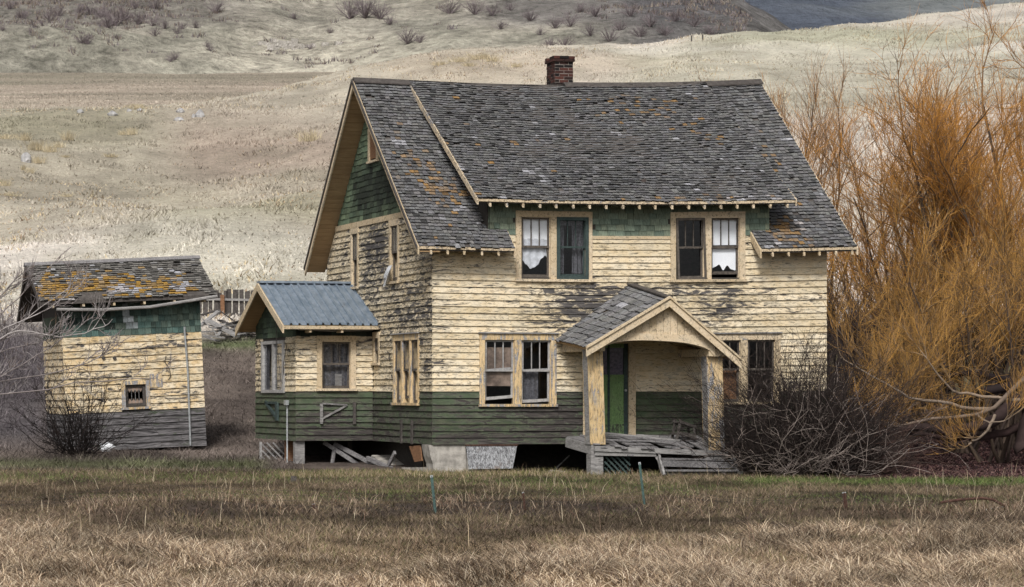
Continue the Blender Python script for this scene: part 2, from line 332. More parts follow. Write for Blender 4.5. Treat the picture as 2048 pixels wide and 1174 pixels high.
STRAW, DRYB, DARKB, TURF = lin(176, 156, 128), lin(122, 106, 94), lin(84, 72, 66), lin(92, 100, 62)
def ground_col(X, Y):
    xp = PX + FPX * X / np.maximum(Y, 12); n1 = fbm(X / 3, Y / 5, 41, 4); n2 = fbm(X / 9, Y / 16, 47, 4); n3 = fbm(X / 30, Y / 45, 51, 3)
    def C(c): return np.array(c)[None, :]
    def mx(a, b, t): return a * (1 - t[:, None]) + b * t[:, None]
    c = np.repeat(C(sc(lin(118, 102, 88), 1.0)), len(X), 0)
    c = mx(c, C(lin(150, 130, 106)), 1 - sstep(33, 38, Y + (n2 - .5) * 6))
    c = mx(c, C(lin(88, 78, 72)), sstep(.45, .7, n1) * sstep(36, 40, Y))
    c = mx(c, C(lin(88, 92, 58)), sstep(46, 60, Y) * sstep(.48, .62, n2) * .8)
    c = mx(c, C(lin(66, 86, 44)), np.exp(-((Y - 58.5 - n1 * 2) / 2.2) ** 2) * sstep(1450, 1560, xp) * .9)
    c = mx(c, C(lin(62, 46, 48)), sstep(60, 62, Y + n1) * (1 - sstep(80, 84, Y)) * sstep(1640, 1740, xp))       # leaf litter under the willows
    k = sstep(64, 69, Y) * (1 - sstep(1380, 1560, xp))
    c = mx(c, C(lin(112, 102, 96)), k)
    c = mx(c, C(lin(84, 76, 72)), k * sstep(.45, .6, n1) * .8)
    c = mx(c, C(lin(82, 88, 58)), np.exp(-((Y - 68 - 3 * n2) / 2.0) ** 2) * .8 * (1 - sstep(500, 560, xp)))
    c = mx(c, C(lin(82, 94, 60)), np.exp(-((Y - 103 - 3 * n2) / 2.2) ** 2) * .9 * sstep(300, 420, xp) * (1 - sstep(560, 640, xp)))
    c = mx(c, C(lin(160, 150, 140)), np.exp(-((Y - 109) / 3) ** 2) * .8)
    c = mx(c, C(lin(96, 92, 96)), sstep(72, 80, Y) * (1 - sstep(112, 120, Y)) * (1 - sstep(60, 150, xp)) * .8)
    c = mx(c, C(lin(104, 96, 76)), sstep(80, 85, Y) * sstep(1600, 1700, xp))
    # hillside
    yp = PY - (ground_h(X, Y, False) - CZ) * FPX / np.maximum(Y, 60)
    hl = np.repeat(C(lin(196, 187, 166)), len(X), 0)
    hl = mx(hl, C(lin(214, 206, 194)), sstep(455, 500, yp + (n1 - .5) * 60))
    hl = mx(hl, C(lin(178, 172, 140)), np.exp(-((yp - 430) / 60) ** 2) * .8 * sstep(.35, .6, n2))
    hl = mx(hl, C(lin(166, 146, 128)), np.exp(-((yp - 300) / 60) ** 2) * sstep(250, 420, xp) * (1 - sstep(640, 760, xp)) * .8)
    hl = mx(hl, C(lin(148, 144, 116)), np.exp(-((yp - 265) / 45) ** 2) * (1 - sstep(200, 420, xp)) * .85)
    hl = mx(hl, C(lin(166, 158, 136)), np.exp(-((yp - 360) / 50) ** 2) * (1 - sstep(250, 520, xp)) * .7)
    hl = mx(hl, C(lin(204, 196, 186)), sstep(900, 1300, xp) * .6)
    hl = mx(hl, C(lin(192, 176, 152)), np.exp(-((yp - 130) / 26) ** 2) * sstep(700, 860, xp) * (1 - sstep(1200, 1500, xp)) * .7)
    hl = mx(hl, C(lin(178, 178, 152)), np.exp(-((yp - 70) / 22) ** 2) * sstep(1300, 1500, xp) * .8)
    hl = mx(hl, C(lin(220, 214, 204)), np.exp(-((yp - np.interp(xp, [900, 2048], [104, 96])) / 6) ** 2) * sstep(1100, 1300, xp) * .6)
    hl = mx(hl, C(lin(150, 142, 122)), sstep(.5, .7, n1) * .35)
    hl = mx(hl, C(lin(158, 160, 128)), sstep(.52, .68, n3) * .4)
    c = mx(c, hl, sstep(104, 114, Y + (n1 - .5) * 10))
    m_ = c.mean(1, keepdims=True); hk = sstep(104, 114, Y)[:, None]; pt = (fbm(X / 6, Y / 10, 201, 4) - .5)[:, None]; pt2 = (fbm(X / 1.6, Y / 2.4, 205, 3) - .5)[:, None]
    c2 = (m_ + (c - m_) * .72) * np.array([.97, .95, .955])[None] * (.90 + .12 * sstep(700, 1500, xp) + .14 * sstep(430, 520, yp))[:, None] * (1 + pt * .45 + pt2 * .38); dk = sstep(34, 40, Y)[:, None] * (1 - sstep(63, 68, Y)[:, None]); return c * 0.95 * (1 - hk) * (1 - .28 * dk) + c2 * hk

def grid(name, ys, s, half, hfun, cfun, mat, smooth=True):
    S, Yg = np.meshgrid(s, ys); X = (S * half(Yg)).ravel(); Y = Yg.ravel(); Z = hfun(X, Y)
    n, m = len(ys), len(s); i = np.arange(n * m).reshape(n, m)
    F = np.stack([i[:-1, :-1], i[:-1, 1:], i[1:, 1:], i[1:, :-1]], -1).reshape(-1, 4)
    o = npmesh(name, np.stack([X, Y, Z], 1), F, mat, cfun(X, Y), smooth=smooth); o['kind'] = 'structure'; return o
ys = np.concatenate([np.linspace(-60, 22, 20), np.linspace(22.3, 70, 190), np.linspace(70.5, 130, 120), np.linspace(131, 345, 150)])
ss = np.linspace(-1, 1, 420)
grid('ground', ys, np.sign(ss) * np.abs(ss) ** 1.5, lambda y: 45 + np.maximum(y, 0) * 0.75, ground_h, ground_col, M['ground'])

def field_h(X, Y):
    yf = np.interp(Y, [235, 262, 445, 470], [246, 226, 138, 136]); return CZ + (PY - yf) * Y / FPX + (fbm(X / 40, Y / 40, 61, 2) - .5) * 1.0
def field_col(X, Y):
    n = fbm(X / 50, Y / 16, 63, 4); a = np.array(lin(166, 154, 142)); b = np.array(lin(140, 132, 120)); t = sstep(.35, .65, n)[:, None]
    c = (a * (1 - t) + b * t) * 1.12 * (.75 + .5 * fbm(X / 4, Y / 7, 221, 4))[:, None]; k = (np.exp(-((Y - 400) / 25) ** 2) * .5)[:, None]; c = c * (1 - k) + np.array(lin(122, 120, 106)) * k
    k = (1 - sstep(268, 330, Y))[:, None] * .75; return c * (1 - k) + np.array(lin(170, 160, 146)) * k
grid('field', np.linspace(235, 470, 60), np.linspace(-1, 1, 120), lambda y: 60 + y * 0.6, field_h, field_col, M['field'])
def far_h(X, Y):
    xp = PX + FPX * X / Y
    yb = np.interp(xp, [-500, 0, 350, 600, 900, 1300, 1700], [142, 140, 150, 160, 118, 100, 100])
    t = (Y - 425) / 335.0
    y = yb + 30 * (1 - sstep(0, .05, t)) - 20 * sstep(0, .12, t) - np.maximum(t, 0) * 330
    y = y - 42 * np.exp(-((Y - 455) / 16) ** 2) * np.exp(-((xp - 60) / 260) ** 2)          # low mound behind the field
    y = y - 25 * np.exp(-((xp - 980) / 220) ** 2) * np.exp(-((t - .25) / .12) ** 2)
    cap = np.interp(xp, [1200, 1424, 1535, 1750, 2600], [-420, -4, 66, 190, 400])
    y = np.maximum(y, cap)
    return CZ + (PY - y) * Y / FPX + (fbm(X / 45, Y / 60, 71, 4) - .5) * 13 * sstep(430, 520, Y) + (fbm(X / 7, Y / 9, 73, 3) - .5) * 2.0
def far_col(X, Y):
    xp = PX + FPX * X / Y; yp = PY - (far_h(X, Y) - CZ) * FPX / Y
    n = fbm(X / 18, Y / 30, 75, 4); n2 = fbm(X / 60, Y / 90, 77, 3)
    def C(c): return np.array(c)[None, :]
    def mx(a, b, k): return a * (1 - k[:, None]) + b * k[:, None]
    c = np.repeat(C(lin(178, 170, 152)), len(X), 0)
    c = mx(c, C(lin(150, 146, 130)), sstep(.4, .6, n))
    c = mx(c, C(lin(130, 124, 116)), (1 - sstep(30, 75, yp + (n - .5) * 50)) * (1 - sstep(420, 560, xp)) * .85)
    c = mx(c, C(lin(188, 180, 160)), np.exp(-((xp - 650) / 200) ** 2) * sstep(40, 80, yp) * .8)
    c = mx(c, C(lin(112, 108, 108)), (1 - sstep(25, 70, yp + (n - .5) * 50)) * sstep(840, 1050, xp) * .85)
    c = mx(c, C(lin(92, 90, 96)), sstep(1120, 1330, xp + (n - .5) * 200) * .9)
    c = mx(c, C(lin(120, 116, 108)), sstep(.5, .65, n2) * .35); m_ = c.mean(1, keepdims=True); n5 = fbm(X / 5, Y / 9, 211, 4); n6 = fbm(X / 1.8, Y / 5, 213, 3); return (m_ + (c - m_) * .7) * .86 * (.62 + .55 * n5 + .3 * sstep(.35, .7, n6))[:, None]
grid('far_hill', np.linspace(420, 800, 150), np.linspace(-1, 1, 300), lambda y: 60 + y * 0.5, far_h, far_col, M['farhill'])
def ridge_h(X, Y):
    y = np.interp(Y, [950, 1500], [120, -330]); return CZ + (PY - y) * Y / FPX + (fbm(X / 90, Y / 120, 81, 4) - .5) * 30
def ridge_col(X, Y):
    n = fbm(X / 60, Y / 60, 83, 4); xp = PX + FPX * X / Y; a = np.array(lin(84, 90, 102)); b = np.array(lin(116, 120, 122)); t = (sstep(.4, .62, n) * sstep(1500, 1750, xp))[:, None]  # blue-grey of distance haze and shade mixed into the ridge colour
    return a * (1 - t) + b * t
grid('distant_ridge', np.linspace(950, 1500, 60), np.linspace(-1, 1, 120), lambda y: 100 + y * 0.6, ridge_h, ridge_col, M['ridge'])

# ================================================================== the farmhouse (local a along the front, b into depth, z up)
YAW = R(12); Y0 = 65.0; X0 = (866 - PX) / FPX * Y0
house = thing('farmhouse', 'abandoned two-storey farmhouse with peeling cream and green clapboards', 'house', (X0, Y0, 0), (0, 0, YAW))
WID, DEP, ZB, ZG = 9.68, 9.58, 0.70, 1.92
RB, RZ, EB, EZ = 5.1, 9.60, -0.56, 5.24           # ridge and front eave of the main roof
def warp(a, b, z):                                  # the old frame sags in the middle
    k = a * (-0.0404 + 0.00589 * a) if a > 0 else -0.03 * a * 0
    return (a, b, z + k * min(max((z - 1.0) / 8.6, 0), 1.1))
def roof_z(b): return EZ + (b - EB) * (RZ - EZ) / (RB - EB) if b <= RB else RZ - (b - RB) * (RZ - 5.25) / (9.86 - RB)
FRONT = lambda u, w_, z: (u, -w_, z)                # w is the distance out of the wall
SIDE = lambda u, w_, z: (-w_, u, z)
def at_front(b0): return lambda u, w_, z: (u, b0 - w_, z)
def at_side(a0): return lambda u, w_, z: (a0 - w_, u, z)
def pbox(m, pl, u0, u1, w0, w1, z0, z1, col=(1, 1, 1)):
    m.hexa([pl(u0, w1, z0), pl(u1, w1, z0), pl(u1, w0, z0), pl(u0, w0, z0), pl(u0, w1, z1), pl(u1, w1, z1), pl(u1, w0, z1), pl(u0, w0, z1)], col)
def wall_cells(m, pl, u0, u1, z0, z1, holes, w0=-0.12, w1=0.0):
    us = sorted({u0, u1, *[min(max(x, u0), u1) for h in holes for x in h[:2]]}); zs = sorted({z0, z1, *[min(max(x, z0), z1) for h in holes for x in h[2:]]})
    for z_a, z_b in zip(zs, zs[1:]):
        run = None
        for ua, ub in list(zip(us, us[1:])) + [(u1, u1 + 1)]:
            mu, mz = (ua + ub) / 2, (z_a + z_b) / 2
            solid = mu < u1 and not any(h[0] < mu < h[1] and h[2] < mz < h[3] for h in holes)
            if solid: run = (run[0], ub) if run else (ua, ub)
            elif run: pbox(m, pl, run[0], run[1], w0, w1, z_a, z_b); run = None
def clapboards(parent, pl, u_of, z0, z1, holes, matfn, wearfn, exp=0.152, warpf=warp, name='clapboard', rough=1.0):
    n = max(1, round((z1 - z0) / exp)); e = (z1 - z0) / n
    for i in range(n):
        z = z0 + i * e; zm = z + e / 2; ua, ub = u_of(zm)
        if ub - ua < 0.08: continue
        segs = [(ua, ub)]
        for h in holes:
            if h[2] < zm < h[3]:
                out = []
                for s0, s1 in segs:
                    if h[0] > s0: out.append((s0, min(s1, h[0])))
                    if h[1] < s1: out.append((max(s0, h[1]), s1))
                segs = [q for q in out if q[1] - q[0] > 0.04]
        for s0, s1 in segs:
            cuts = [s0]
            while s1 - cuts[-1] > 3.6: cuts.append(cuts[-1] + random.uniform(1.6, 3.2))
            cuts.append(s1)
            for c0, c1 in zip(cuts, cuts[1:]):
                if c1 - c0 < 0.03: continue
                m = MB(); g = 0.002; k = max(1, int((c1 - c0) / 0.4)); d0 = random.uniform(-.006, .005) * rough; d1 = random.uniform(-.006, .005) * rough
                lip = random.uniform(.040, .050); base = 0
                wob = [random.uniform(-.0014, .0014) * rough for _ in range(k + 1)]
                for j in range(k + 1):
                    u = c0 + g + (c1 - c0 - 2 * g) * j / k; dz = d0 + (d1 - d0) * j / k + wob[j]
                    lw = lip + random.uniform(-.0015, .002) * rough
                    m.v += [pl(u, .002, z + dz + .006), pl(u, lw, z + dz), pl(u, .011, z + e + .014 + dz * .3), pl(u, .002, z + e + .014 + dz * .3)]
                for j in range(k):
                    b0 = 4 * j
                    for q in ((0, 1), (1, 2), (2, 3)): m.f.append((b0 + q[0], b0 + q[1], b0 + 4 + q[1], b0 + 4 + q[0]))
                m.f += [(0, 1, 2, 3), tuple(4 * k + q for q in (3, 2, 1, 0))]; m.c = [(1, 1, 1)] * len(m.f)
                m.build(name, matfn(zm), parent, warpf, wear=wearfn)
def wshingles(parent, pl, u_of, z0, z1, holes, colfn, name, exp=0.135, wid=(.13, .26), warpf=warp, mat='wshingle', limit=None):
    n = max(1, round((z1 - z0) / exp)); e = (z1 - z0) / n; rest = MB(); cnt = 0
    for i in range(n):
        z = z0 + i * e; zm = z + e / 2; ua, ub = u_of(zm); u = ua - random.uniform(0, .1); 
        while u < ub - .01:
            w_ = random.uniform(*wid); a0, a1 = max(u, ua), min(u + w_, ub); u += w_
            if a1 - a0 < .02: continue
            mid = (a0 + a1) / 2
            if any(h[0] < mid < h[1] and h[2] < zm < h[3] for h in holes): continue
            dz = random.uniform(-.012, .006); t0 = random.uniform(.022, .034); g = .004
            p = [pl(a0 + g, t0, z + dz), pl(a1 - g, t0 + random.uniform(-.004, .004), z + dz + random.uniform(-.004, .004)), pl(a1 - g, .003, z + dz), pl(a0 + g, .003, z + dz),
                 pl(a0 + g, .010, z + e + .012), pl(a1 - g, .010, z + e + .012), pl(a1 - g, .003, z + e + .012), pl(a0 + g, .003, z + e + .012)]
            col = colfn(mid, zm)
            if limit is not None and cnt >= limit: rest.hexa(p, col); continue
            m = MB(); m.hexa(p, col); m.build(name, M[mat], parent, warpf); cnt += 1
    if rest.v: rest.build(name + 's', M[mat], parent, warpf)['kind'] = 'stuff'

class Sash: pass
def window(parent, pl, u0, u1, z0, z1, n=2, warpf=warp, cw=.13, mull=.17, head=.15, trim='trim', sash='sash', depth=.06, muntins=2, tilt=(), drop=(), cap=False, sill_m=None, wear=0.0, single=False, reverse=False, low_glass=True):
    """casing outer rectangle u0..u1, z0..z1; returns part and the openings"""
    W_ = part('window', parent); wf = lambda *q: wear
    def pc(name, a, b, w0, w1, c, d_, mat, wear_=wear):
        m = MB(); pbox(m, pl, a, b, w0, w1, c, d_); return m.build(name, M[mat], W_, warpf, wear=lambda *q: wear_)
    pc('casing', u0, u1, .002, .055, z1 - head, z1, trim)
    pc('casing', u0, u0 + cw, .002, .052, z0 + .05, z1 - head, trim); pc('casing', u1 - cw, u1, .002, .052, z0 + .05, z1 - head, trim)
    pc('sill', u0 - .02, u1 + .02, -.02, .10, z0 - .01, z0 + .05, sill_m or trim, wear + .15)
    if cap: pc('drip_cap', u0 - .03, u1 + .03, .002, .10, z1, z1 + .03, 'grey')
    ow = (u1 - u0 - 2 * cw - (n - 1) * mull) / n; ops = []
    for i in range(n):
        a = u0 + cw + i * (ow + mull); b = a + ow; c = z0 + .05; d_ = z1 - head
        if i: pc('mullion', a - mull, a, -.11, .05, c, d_, trim)
        sm = sash[i] if isinstance(sash, (list, tuple)) else sash
        ops.append((a, b, c, d_)); mid = c + (d_ - c) * .53
        tl = tilt[i] if i < len(tilt) else 0.0
        def piece(name, q, mat, w0, w1):     # q: 4 (u,z) corners
            m = MB(); m.hexa([pl(q[0][0], w1, q[0][1]), pl(q[1][0], w1, q[1][1]), pl(q[1][0], w0, q[1][1]), pl(q[0][0], w0, q[0][1]), pl(q[3][0], w1, q[3][1]), pl(q[2][0], w1, q[2][1]), pl(q[2][0], w0, q[2][1]), pl(q[3][0], w0, q[3][1])])
            return m.build(name, M[mat], W_, warpf)
        # jambs
        pc('jamb', a - .002, a + .018, -.118, .0, c, d_, trim); pc('jamb', b - .018, b + .002, -.118, .0, c, d_, trim)
        a2, b2 = a + .018, b - .018
        def sashf(z_a, z_b, w0, w1, t_, rail=.05):
            m = MB(); f_ = .042
            def bx(p): m.hexa([pl(p[0][0], w1, p[0][1]), pl(p[1][0], w1, p[1][1]), pl(p[1][0], w0, p[1][1]), pl(p[0][0], w0, p[0][1]), pl(p[3][0], w1, p[3][1]), pl(p[2][0], w1, p[2][1]), pl(p[2][0], w0, p[2][1]), pl(p[3][0], w0, p[3][1])])
            bx([(a2, z_a), (a2 + f_, z_a), (a2 + f_, z_b), (a2, z_b)]); bx([(b2 - f_, z_a + t_), (b2, z_a + t_), (b2, z_b + t_), (b2 - f_, z_b + t_)])
            bx([(a2 + f_, z_a), (b2 - f_, z_a + t_), (b2 - f_, z_a + t_ + rail), (a2 + f_, z_a + rail)]); bx([(a2 + f_, z_b - f_), (b2 - f_, z_b + t_ - f_), (b2 - f_, z_b + t_), (a2 + f_, z_b)])
            m.build('sash', M[sm], W_, warpf)
            m = MB(); m.hexa([pl(a2 + f_, w0 + .02, z_a + rail), pl(b2 - f_, w0 + .02, z_a + t_ + rail), pl(b2 - f_, w0 + .014, z_a + t_ + rail), pl(a2 + f_, w0 + .014, z_a + rail), pl(a2 + f_, w0 + .02, z_b - f_), pl(b2 - f_, w0 + .02, z_b + t_ - f_), pl(b2 - f_, w0 + .014, z_b + t_ - f_), pl(a2 + f_, w0 + .014, z_b - f_)])
            return m
        g = sashf(mid - .03, d_, -depth + .02, -depth + .055, 0.0)
        g.build('pane', M['glass'], W_, warpf)
        up = drop[i] if i < len(drop) else 0.0
        g = sashf(c + up, mid + .02, -depth - .02, -depth + .015, tl, .07)
        if low_glass: g.build('pane', M['glass'], W_, warpf)
        for k in range(muntins):
            u = a2 + .042 + (b2 - a2 - .084) * (k + 1) / (muntins + 1); pc('muntin', u - .011, u + .011, -depth + .025, -depth + .05, mid + .02, d_ - .042, sm if sm != 'sash' or random.random() < .01 else 'sash')
    return W_, ops
def cloth(parent, name, pl, a, b, ztop, zbot, w_, mat, folds=0.0, jag=0.0, warpf=warp, n=26, rows=8, side=0.0, nfold=9.0):
    V, F = [], []
    for j in range(rows + 1):
        for i in range(n + 1):
            u = i / n; zb = zbot + (abs(noise2(u * 7.3 + a * 3, 1.7, 9)) - .3) * jag
            z = ztop + (zb - ztop) * j / rows; du = side * math.sin(j / rows * 5) * (.5 - u)
            V.append(pl(a + (b - a) * u + du, w_ + folds * math.sin(u * nfold * 2 * math.pi + 1.2 * math.sin(j * .4)) * (0.4 + .6 * j / rows), z))
    for j in range(rows):
        for i in range(n): k = j * (n + 1) + i; F.append((k, k + 1, k + n + 2, k + n + 1))
    m = MB(); m.v = V; m.f = F; m.c = [(1, 1, 1)] * len(F); return m.build(name, M[mat], parent, warpf, smooth=True)

# ---- walls
FR_W = [(1.105, 2.97, 1.58, 3.27), (6.70, 8.53, 1.62, 3.27)]           # ground floor pairs
UP_W = [(1.985, 3.845, 4.50, 6.14), (5.78, 7.64, 4.50, 6.14)]           # upper pairs
DOOR = (3.62, 4.91, 0.86, 3.20)
SD_W = [(6.38, 7.15, 4.52, 6.06), (2.70, 3.55, 4.52, 6.06)]; SD_L = (1.0, 3.2, 1.60, 3.28); SD_S = (4.42, 5.03, 2.57, 3.38)
def inner(h, cw=.13, hd=.15): return (h[0] + cw, h[1] - cw, h[2] + .05, h[3] - hd)
front_holes = [inner(h) for h in FR_W + UP_W] + [(3.80, 4.74, .90, 3.05)]
m = MB(); wall_cells(m, FRONT, .12, WID, ZB + .02, 5.45, front_holes); wall_cells(m, FRONT, 1.36, 8.25, 5.45, 6.62, front_holes)
fw = m.build('front_wall', M['backing'], house, warp)
m = MB(); wall_cells(m, SIDE, 0, DEP, ZB + .02, 5.3, [inner(h, .12) for h in SD_W + [SD_L, SD_S]] + [])
zt = roof_z(0) - .17
m.prism([(0, 0.0, 5.3), (0, DEP, 5.3), (0, DEP, roof_z(DEP) - .2), (0, RB, RZ - .25), (0, 0.0, zt)], (.12, 0, 0))
gw = m.build('gable_wall', M['backing'], house, warp)
m = MB(); m.box(WID - .12, WID, .0, DEP, ZB, 5.3); m.prism([(WID, 0, 5.3), (WID, DEP, 5.3), (WID, DEP, roof_z(DEP) - .2), (WID, RB, RZ - .25), (WID, 0, zt)], (-.12, 0, 0))
m.build('end_wall', M['cream'], house, warp, wear=lambda *q: .3)
m = MB(); m.box(.12, WID - .12, DEP - .12, DEP, ZB, 5.4); m.build('rear_wall', M['inside'], house, warp)
m = MB(); m.box(.12, WID - .12, .12, DEP - .12, .70, .88); m.box(.12, WID - .12, .12, DEP - .12, 3.75, 3.95); m.build('floor_deck', M['darkwood'], house)
m = MB(); m.box(3.3, 3.4, .3, DEP - .2, .88, 3.75); m.box(5.2, 5.3, .3, DEP - .2, 3.95, 6.9); m.box(.2, WID - .2, 3.6, 3.7, .88, 3.75); m.box(.2, WID - .2, 3.4, 3.5, 3.95, 7.0); m.build('inside_partition', M['inside'], house)

def wear_front(a, b, z):
    g = lambda a0, z0, sa, sz, k: k * math.exp(-((a - a0) / sa) ** 2 - ((z - z0) / sz) ** 2)
    wv = .13 - (.12 if (4.9 < a < 6.7 and z < 3.2) else 0) + g(3.9, 3.95, 1.5, .42, .62) + g(2.9, 3.6, .8, .35, .35) + g(6.9, 3.9, 1.0, .55, .42) + g(4.6, 4.35, 2.4, .14, .35) + g(3.3, 2.7, .25, .5, .35) + g(3.2, 2.1, .3, .25, .3)
    wv += g(3.2, 1.3, .7, .5, .55) + g(1.5, .85, 2.2, .25, .40) + g(2.0, 1.5, .8, .15, .25) + g(7.2, 1.2, 1.5, .8, .55) + g(.1, 3.0, .4, 2.2, .12) + g(8.3, 4.0, 1.4, .4, .22) + g(7.8, 5.5, .3, .3, .4)
    wv -= g(8.9, 4.9, 1.0, .6, .15)
    return wv
def wear_side(a, b, z):
    g = lambda b0, z0, sb, sz, k: k * math.exp(-((b - b0) / sb) ** 2 - ((z - z0) / sz) ** 2)
    return .50 + g(5.0, 5.6, 1.2, .8, .20) + g(1.2, 3.0, .8, 1.0, .10) - g(8.6, 5.9, 1.0, .4, .25) - g(4.5, 2.1, .6, .3, .3) + g(1.5, 1.2, 1.0, .4, .15) - .28 * (z < ZG) * 1.0
cg = lambda zm: M['green'] if zm < ZG else M['cream']
wall_band = [(h[0], h[1], h[2] - .01, h[3]) for h in FR_W + UP_W] + [DOOR]
for za, zb in ((ZB, ZG), (ZG, 5.56)):
    clapboards(fw, FRONT, lambda z: (-.028, WID + .03), za, zb, wall_band, cg, wear_front)
side_band = [(h[0], h[1], h[2] - .01, h[3]) for h in SD_W + [SD_L, SD_S]]
def side_u(z):
    lo = -.03 if z < zt else EB + (z + .20 - EZ) * (RB - EB) / (RZ - EZ)
    hi = DEP if z < 5.3 else 9.86 - (z + .22 - 5.25) * (9.86 - RB) / (RZ - 5.25)
    return (lo, min(hi, DEP))
def side_u_low(z): return (-.03, 5.02)
clapboards(gw, SIDE, side_u_low, ZB, ZG, side_band, cg, wear_side)
clapboards(gw, SIDE, lambda z: (-.03, 5.02) if z < 3.4 else side_u(z), ZG, 6.06, side_band, cg, wear_side)
m = MB(); u = side_u(6.13); pbox(m, SIDE, u[0], u[1], .002, .05, 6.065, 6.20); m.build('belt_board', M['trim'], gw, warp, wear=lambda *q: .12)
m = MB(); pbox(m, FRONT, 3.85, 5.775, .002, .045, 5.50, 5.575); m.build('belt_board', M['trim'], fw, warp, wear=lambda *q: 0)

# ---- shingled upper walls
def green_sh(dark):
    def f(u, z):
        n = float(noise2(u * 1.7, z * 1.1, 15)); k = random.uniform(.75, 1.25)
        c = mixc((.175, .20, .145), (.115, .155, .125), random.random()); 
        if n > 1 - dark: c = mixc(c, (.012, .014, .012), min(1, (n - 1 + dark) * 4 + random.uniform(-.1, .4)))
        return sc(c, k)
    return f
wshingles(fw, FRONT, lambda z: (1.36, 8.26), 5.58, 6.64, [(h[0], h[1], 4, h[3]) for h in UP_W] , green_sh(.30), 'dormer_shingle', .128)
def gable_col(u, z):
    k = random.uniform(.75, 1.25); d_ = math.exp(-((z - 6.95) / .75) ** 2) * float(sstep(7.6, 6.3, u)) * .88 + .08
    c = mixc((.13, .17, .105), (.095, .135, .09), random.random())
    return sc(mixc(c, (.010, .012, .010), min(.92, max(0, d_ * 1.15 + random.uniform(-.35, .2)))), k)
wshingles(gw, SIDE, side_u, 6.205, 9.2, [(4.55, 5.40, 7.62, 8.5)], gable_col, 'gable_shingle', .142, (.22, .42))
for a_, b0, b1, sgn in ((1.35, .0, 2.2, -1), (8.26, .0, 2.2, 1)):          # dormer cheeks
    m = MB(); zc = lambda b: roof_z(b) - .03
    m.prism([(a_, .002, zc(0)), (a_, 2.6, zc(2.6)), (a_, 2.6, 7.9), (a_, .002, 6.60)], (-.05 * sgn * -1 if sgn < 0 else -.05, 0, 0))
    ck = m.build('dormer_cheek', M['backing'], house, warp)
    if sgn < 0:
        pl = at_side(a_)
        wshingles(ck, pl, lambda z: (-.028, min(max(.0, (z - 5.55) / .776) + .12, max(0.02, 9))), 5.60, 6.60, [], green_sh(.15), 'cheek_shingle', .128, (.14, .2))

# ---- attic window, boarded
aw = part('attic_window', house)
m = MB(); pbox(m, SIDE, 4.62, 5.34, .002, .04, 7.68, 8.45)
m.build('board', M['brown'], aw, warp)
for q in ((5.28, 5.40, 7.62, 8.45), (4.55, 4.65, 7.62, 8.05)):
    m = MB(); pbox(m, SIDE, q[0], q[1], .002, .07, q[2], q[3]); m.build('casing', M['trim'], aw, warp, wear=lambda *q: .1)
m = MB(); pbox(m, SIDE, 4.5, 5.45, .002, .10, 7.58, 7.63); m.build('sill', M['trim'], aw, warp, wear=lambda *q: .1)

# ---- windows
def back_blind(W_, op, ztop, zbot, mat, **k): return cloth(W_, k.pop('name', 'blind'), FRONT, op[0] + .02, op[1] - .02, ztop, zbot, -.095, mat, **k)
W1, o1 = window(house, FRONT, *FR_W[0], trim='trim_bare', sash='sash_white', tilt=(.05, .03), drop=(.09, .03), cap=True, wear=.10)
W1['label'] = 'ground floor window pair with grey flaking casing left of the porch'
back_blind(W1, o1[0], 2.95, 2.05, 'dingy'); cloth(W1, 'curtain', FRONT, o1[1][0], o1[1][1] - .25, 2.4, 1.66, -.17, 'curtain', folds=.012, nfold=4)
W2, o2 = window(house, FRONT, *FR_W[1], trim='trim', sash='sash', cap=True, wear=.2); W2['label'] = 'ground floor window pair half hidden behind porch and thicket'
m = MB(); pbox(m, FRONT, o2[0][0], o2[0][1], -.19, -.17, 1.7, 2.45); m.build('board', M['brown'], W2, warp)
W3, o3 = window(house, FRONT, *UP_W[0], sash=('sash', 'sash_green'), drop=(.04, .06)); W3['label'] = 'upper window pair with white blind and torn curtain'
back_blind(W3, o3[0], 6.0, 5.48, 'fabric', side=.04); back_blind(W3, o3[0], 5.50, 4.86, 'lace', folds=.016, jag=.42, nfold=4, name='curtain')
back_blind(W3, o3[1], 6.0, 5.82, 'curtain'); cloth(W3, 'curtain', FRONT, o3[1][0], o3[1][0] + .22, 5.85, 4.7, -.16, 'curtain', folds=.02, nfold=3); cloth(W3, 'curtain', FRONT, o3[1][1] - .30, o3[1][1], 5.85, 4.7, -.16, 'curtain', folds=.02, nfold=3)
m = MB(); a_, b_, c_, d_ = o3[1]; 
for q in ((a_ - .03, a_ + .05, c_ - .02, d_ + .02), (b_ - .05, b_ + .03, c_ - .02, d_ + .02), (a_ + .05, b_ - .05, c_ - .02, c_ + .08), (a_ + .05, b_ - .05, d_ - .06, d_ + .02)): pbox(m, FRONT, q[0], q[1], .058, .085, q[2], q[3])
m.build('screen_frame', M['sash_green'], W3, warp)
W4, o4 = window(house, FRONT, *UP_W[1], sash=('sash', 'sash'), drop=(.02, .12)); W4['label'] = 'upper window pair above the porch with ragged white blind in one half'
back_blind(W4, o4[1], 6.0, 5.36, 'fabric', side=.05); back_blind(W4, o4[1], 5.33, 4.78, 'fabric', jag=.22, side=.06)
m = MB(); a_, b_, c_, d_ = o4[0]
for q in ((a_ + .0, a_ + .05, 0), (b_ - .05, b_ + .0, 1)):
    m.hexa([FRONT(q[0] + .04, .085, c_), FRONT(q[1] + .04, .085, c_), FRONT(q[1] + .04, .058, c_), FRONT(q[0] + .04, .058, c_), FRONT(q[0] - .01, .085, d_ + .01), FRONT(q[1] - .01, .085, d_ + .01), FRONT(q[1] - .01, .058, d_ + .01), FRONT(q[0] - .01, .058, d_ + .01)])
pbox(m, FRONT, a_ + .04, b_ - .05, .058, .085, d_ - .05, d_ + .01); pbox(m, FRONT, a_ + .09, b_ - .01, .058, .085, c_, c_ + .06)
m.build('screen_frame', M['sash'], W4, warp)
